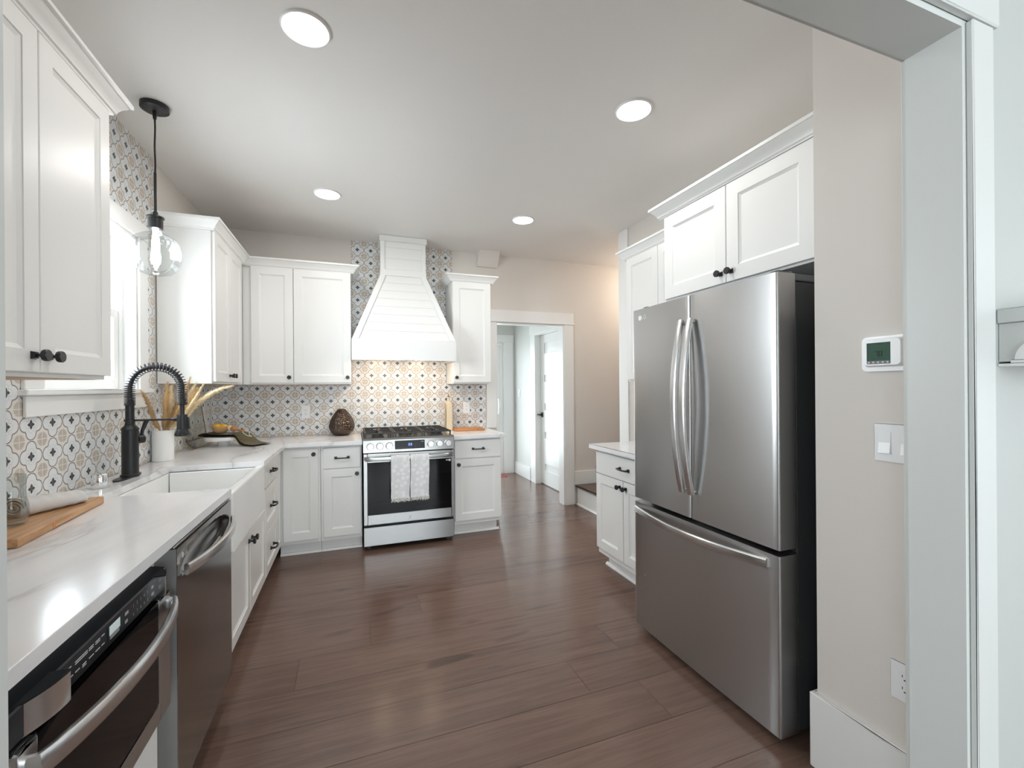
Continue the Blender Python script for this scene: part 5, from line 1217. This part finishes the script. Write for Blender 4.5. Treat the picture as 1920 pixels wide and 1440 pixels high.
# rolled towel
t = thing('rolled_towel', 'white textured towel rolled up on the long wooden board', 'towel', (-0.98, 1.90, Z + .0265))
A_, E_ = Vector((-1.022, 1.865, 0)), Vector((-0.930, 2.035, 0)); ax = (E_ - A_).normalized(); sd = Vector((ax.y, -ax.x, 0))
zb = Z + 0.0265; b = B()
def roll(u, v):
    h = (0.060 - 0.016 * u) * (1 if u < .93 else 1 - (u - .93) * 4); w = (0.050 - 0.012 * u) * (1 if u < .93 else 1 - (u - .93) * 4)
    an = 2 * PI * v; e = 0.85
    x = math.copysign(abs(math.cos(an)) ** e, math.cos(an)) * w; z = math.copysign(abs(math.sin(an)) ** e, math.sin(an)) * h / 2 + h / 2
    p = A_.lerp(E_, u) + sd * x; return (p.x, p.y, zb + z + (0.001 * math.sin(u * 30)))
b.grid(roll, 40, 40); b.Fc([b.V(*roll(1, k / 40)) for k in range(40)]); obj('towel_roll', b, 'towel', t, 60)
b = B(); sp = []
for i in range(120):
    s = i / 119; an = s * 5.2 * PI; rr = 0.92 - 0.75 * s
    sp.append(tuple(A_ + ax * (-0.002) + sd * (0.050 * rr * math.cos(an)) + Vector((0, 0, zb + 0.030 + 0.030 * rr * math.sin(an)))))
b.tube(sp, 0.0032, 6); b.Fc([b.V(*(A_ + ax * 0.002 + sd * (0.049 * math.cos(k * PI / 12)) + Vector((0, 0, zb + .030 + .029 * math.sin(k * PI / 12))))) for k in range(24)]); obj('rolled_end', b, 'twine', t, 60)
# glass carafe on the board
gx, gy = -0.978, 1.752; zg = Z + 0.0265
t = thing('glass_carafe', 'clear glass carafe on the wooden board at left edge', 'carafe', (gx, gy, zg))
b = B(); b.lathe([(0, zg), (0.034, zg), (0.043, zg + .006), (0.046, zg + .022), (0.046, zg + .060), (0.042, zg + .078), (0.040, zg + .090), (0.0405, zg + .150), (0.039, zg + .151), (0.0385, zg + .090), (0.0405, zg + .078), (0.0445, zg + .058), (0.0445, zg + .022), (0.038, zg + .014), (0, zg + .012)], (gx, gy, 0), 40, close=False); obj('glass_body', b, clear_glass('carafe_glass', (0.95, 0.965, 0.965), 0.45), t, 60)

# red cord on the hall floor
b = B(); b.tube(smooth_path([(1.85, 6.42, .006), (2.0, 6.30, .006), (2.12, 6.22, .006), (2.20, 6.28, .006), (2.18, 6.36, .006), (2.10, 6.42, .03), (2.04, 6.45, .06)], 40), 0.005, 8)
single('extension_cord', b, 'red', 'thin red cord on the hall floor by the glass door', 'cord')

# ------------------------------------------------------------------ outside
def hedge(x, y, sx, sy, h, label):
    rn = random.Random(int(x * 10) + 5); q = B()
    n = 26
    for i in range(n):
        r = rn.uniform(.28, .5); q.sphere((x + rn.uniform(-sx, sx), y + rn.uniform(-sy, sy), -0.3 + rn.uniform(.2, h)), r, 12, 8)
    for v in q.bm.verts: v.co += Vector((rn.uniform(-.05, .05), rn.uniform(-.05, .05), rn.uniform(-.05, .05)))
    single('hedge', q, 'leaf', label, 'hedge', 'hedges outside the windows', 60)
hedge(1.2, 10.2, 2.2, 0.5, 1.6, 'green hedge outside beyond the sliding glass door')
hedge(-0.5, -7.4, 2.0, 0.5, 1.5, 'green hedge outside beyond the dining windows, left part')
hedge(4.6, -8.8, 1.5, 0.5, 2.1, 'green hedge outside beyond the dining windows, right part')

for o in list(bpy.data.objects):
    if '_o' in o: del o['_o']
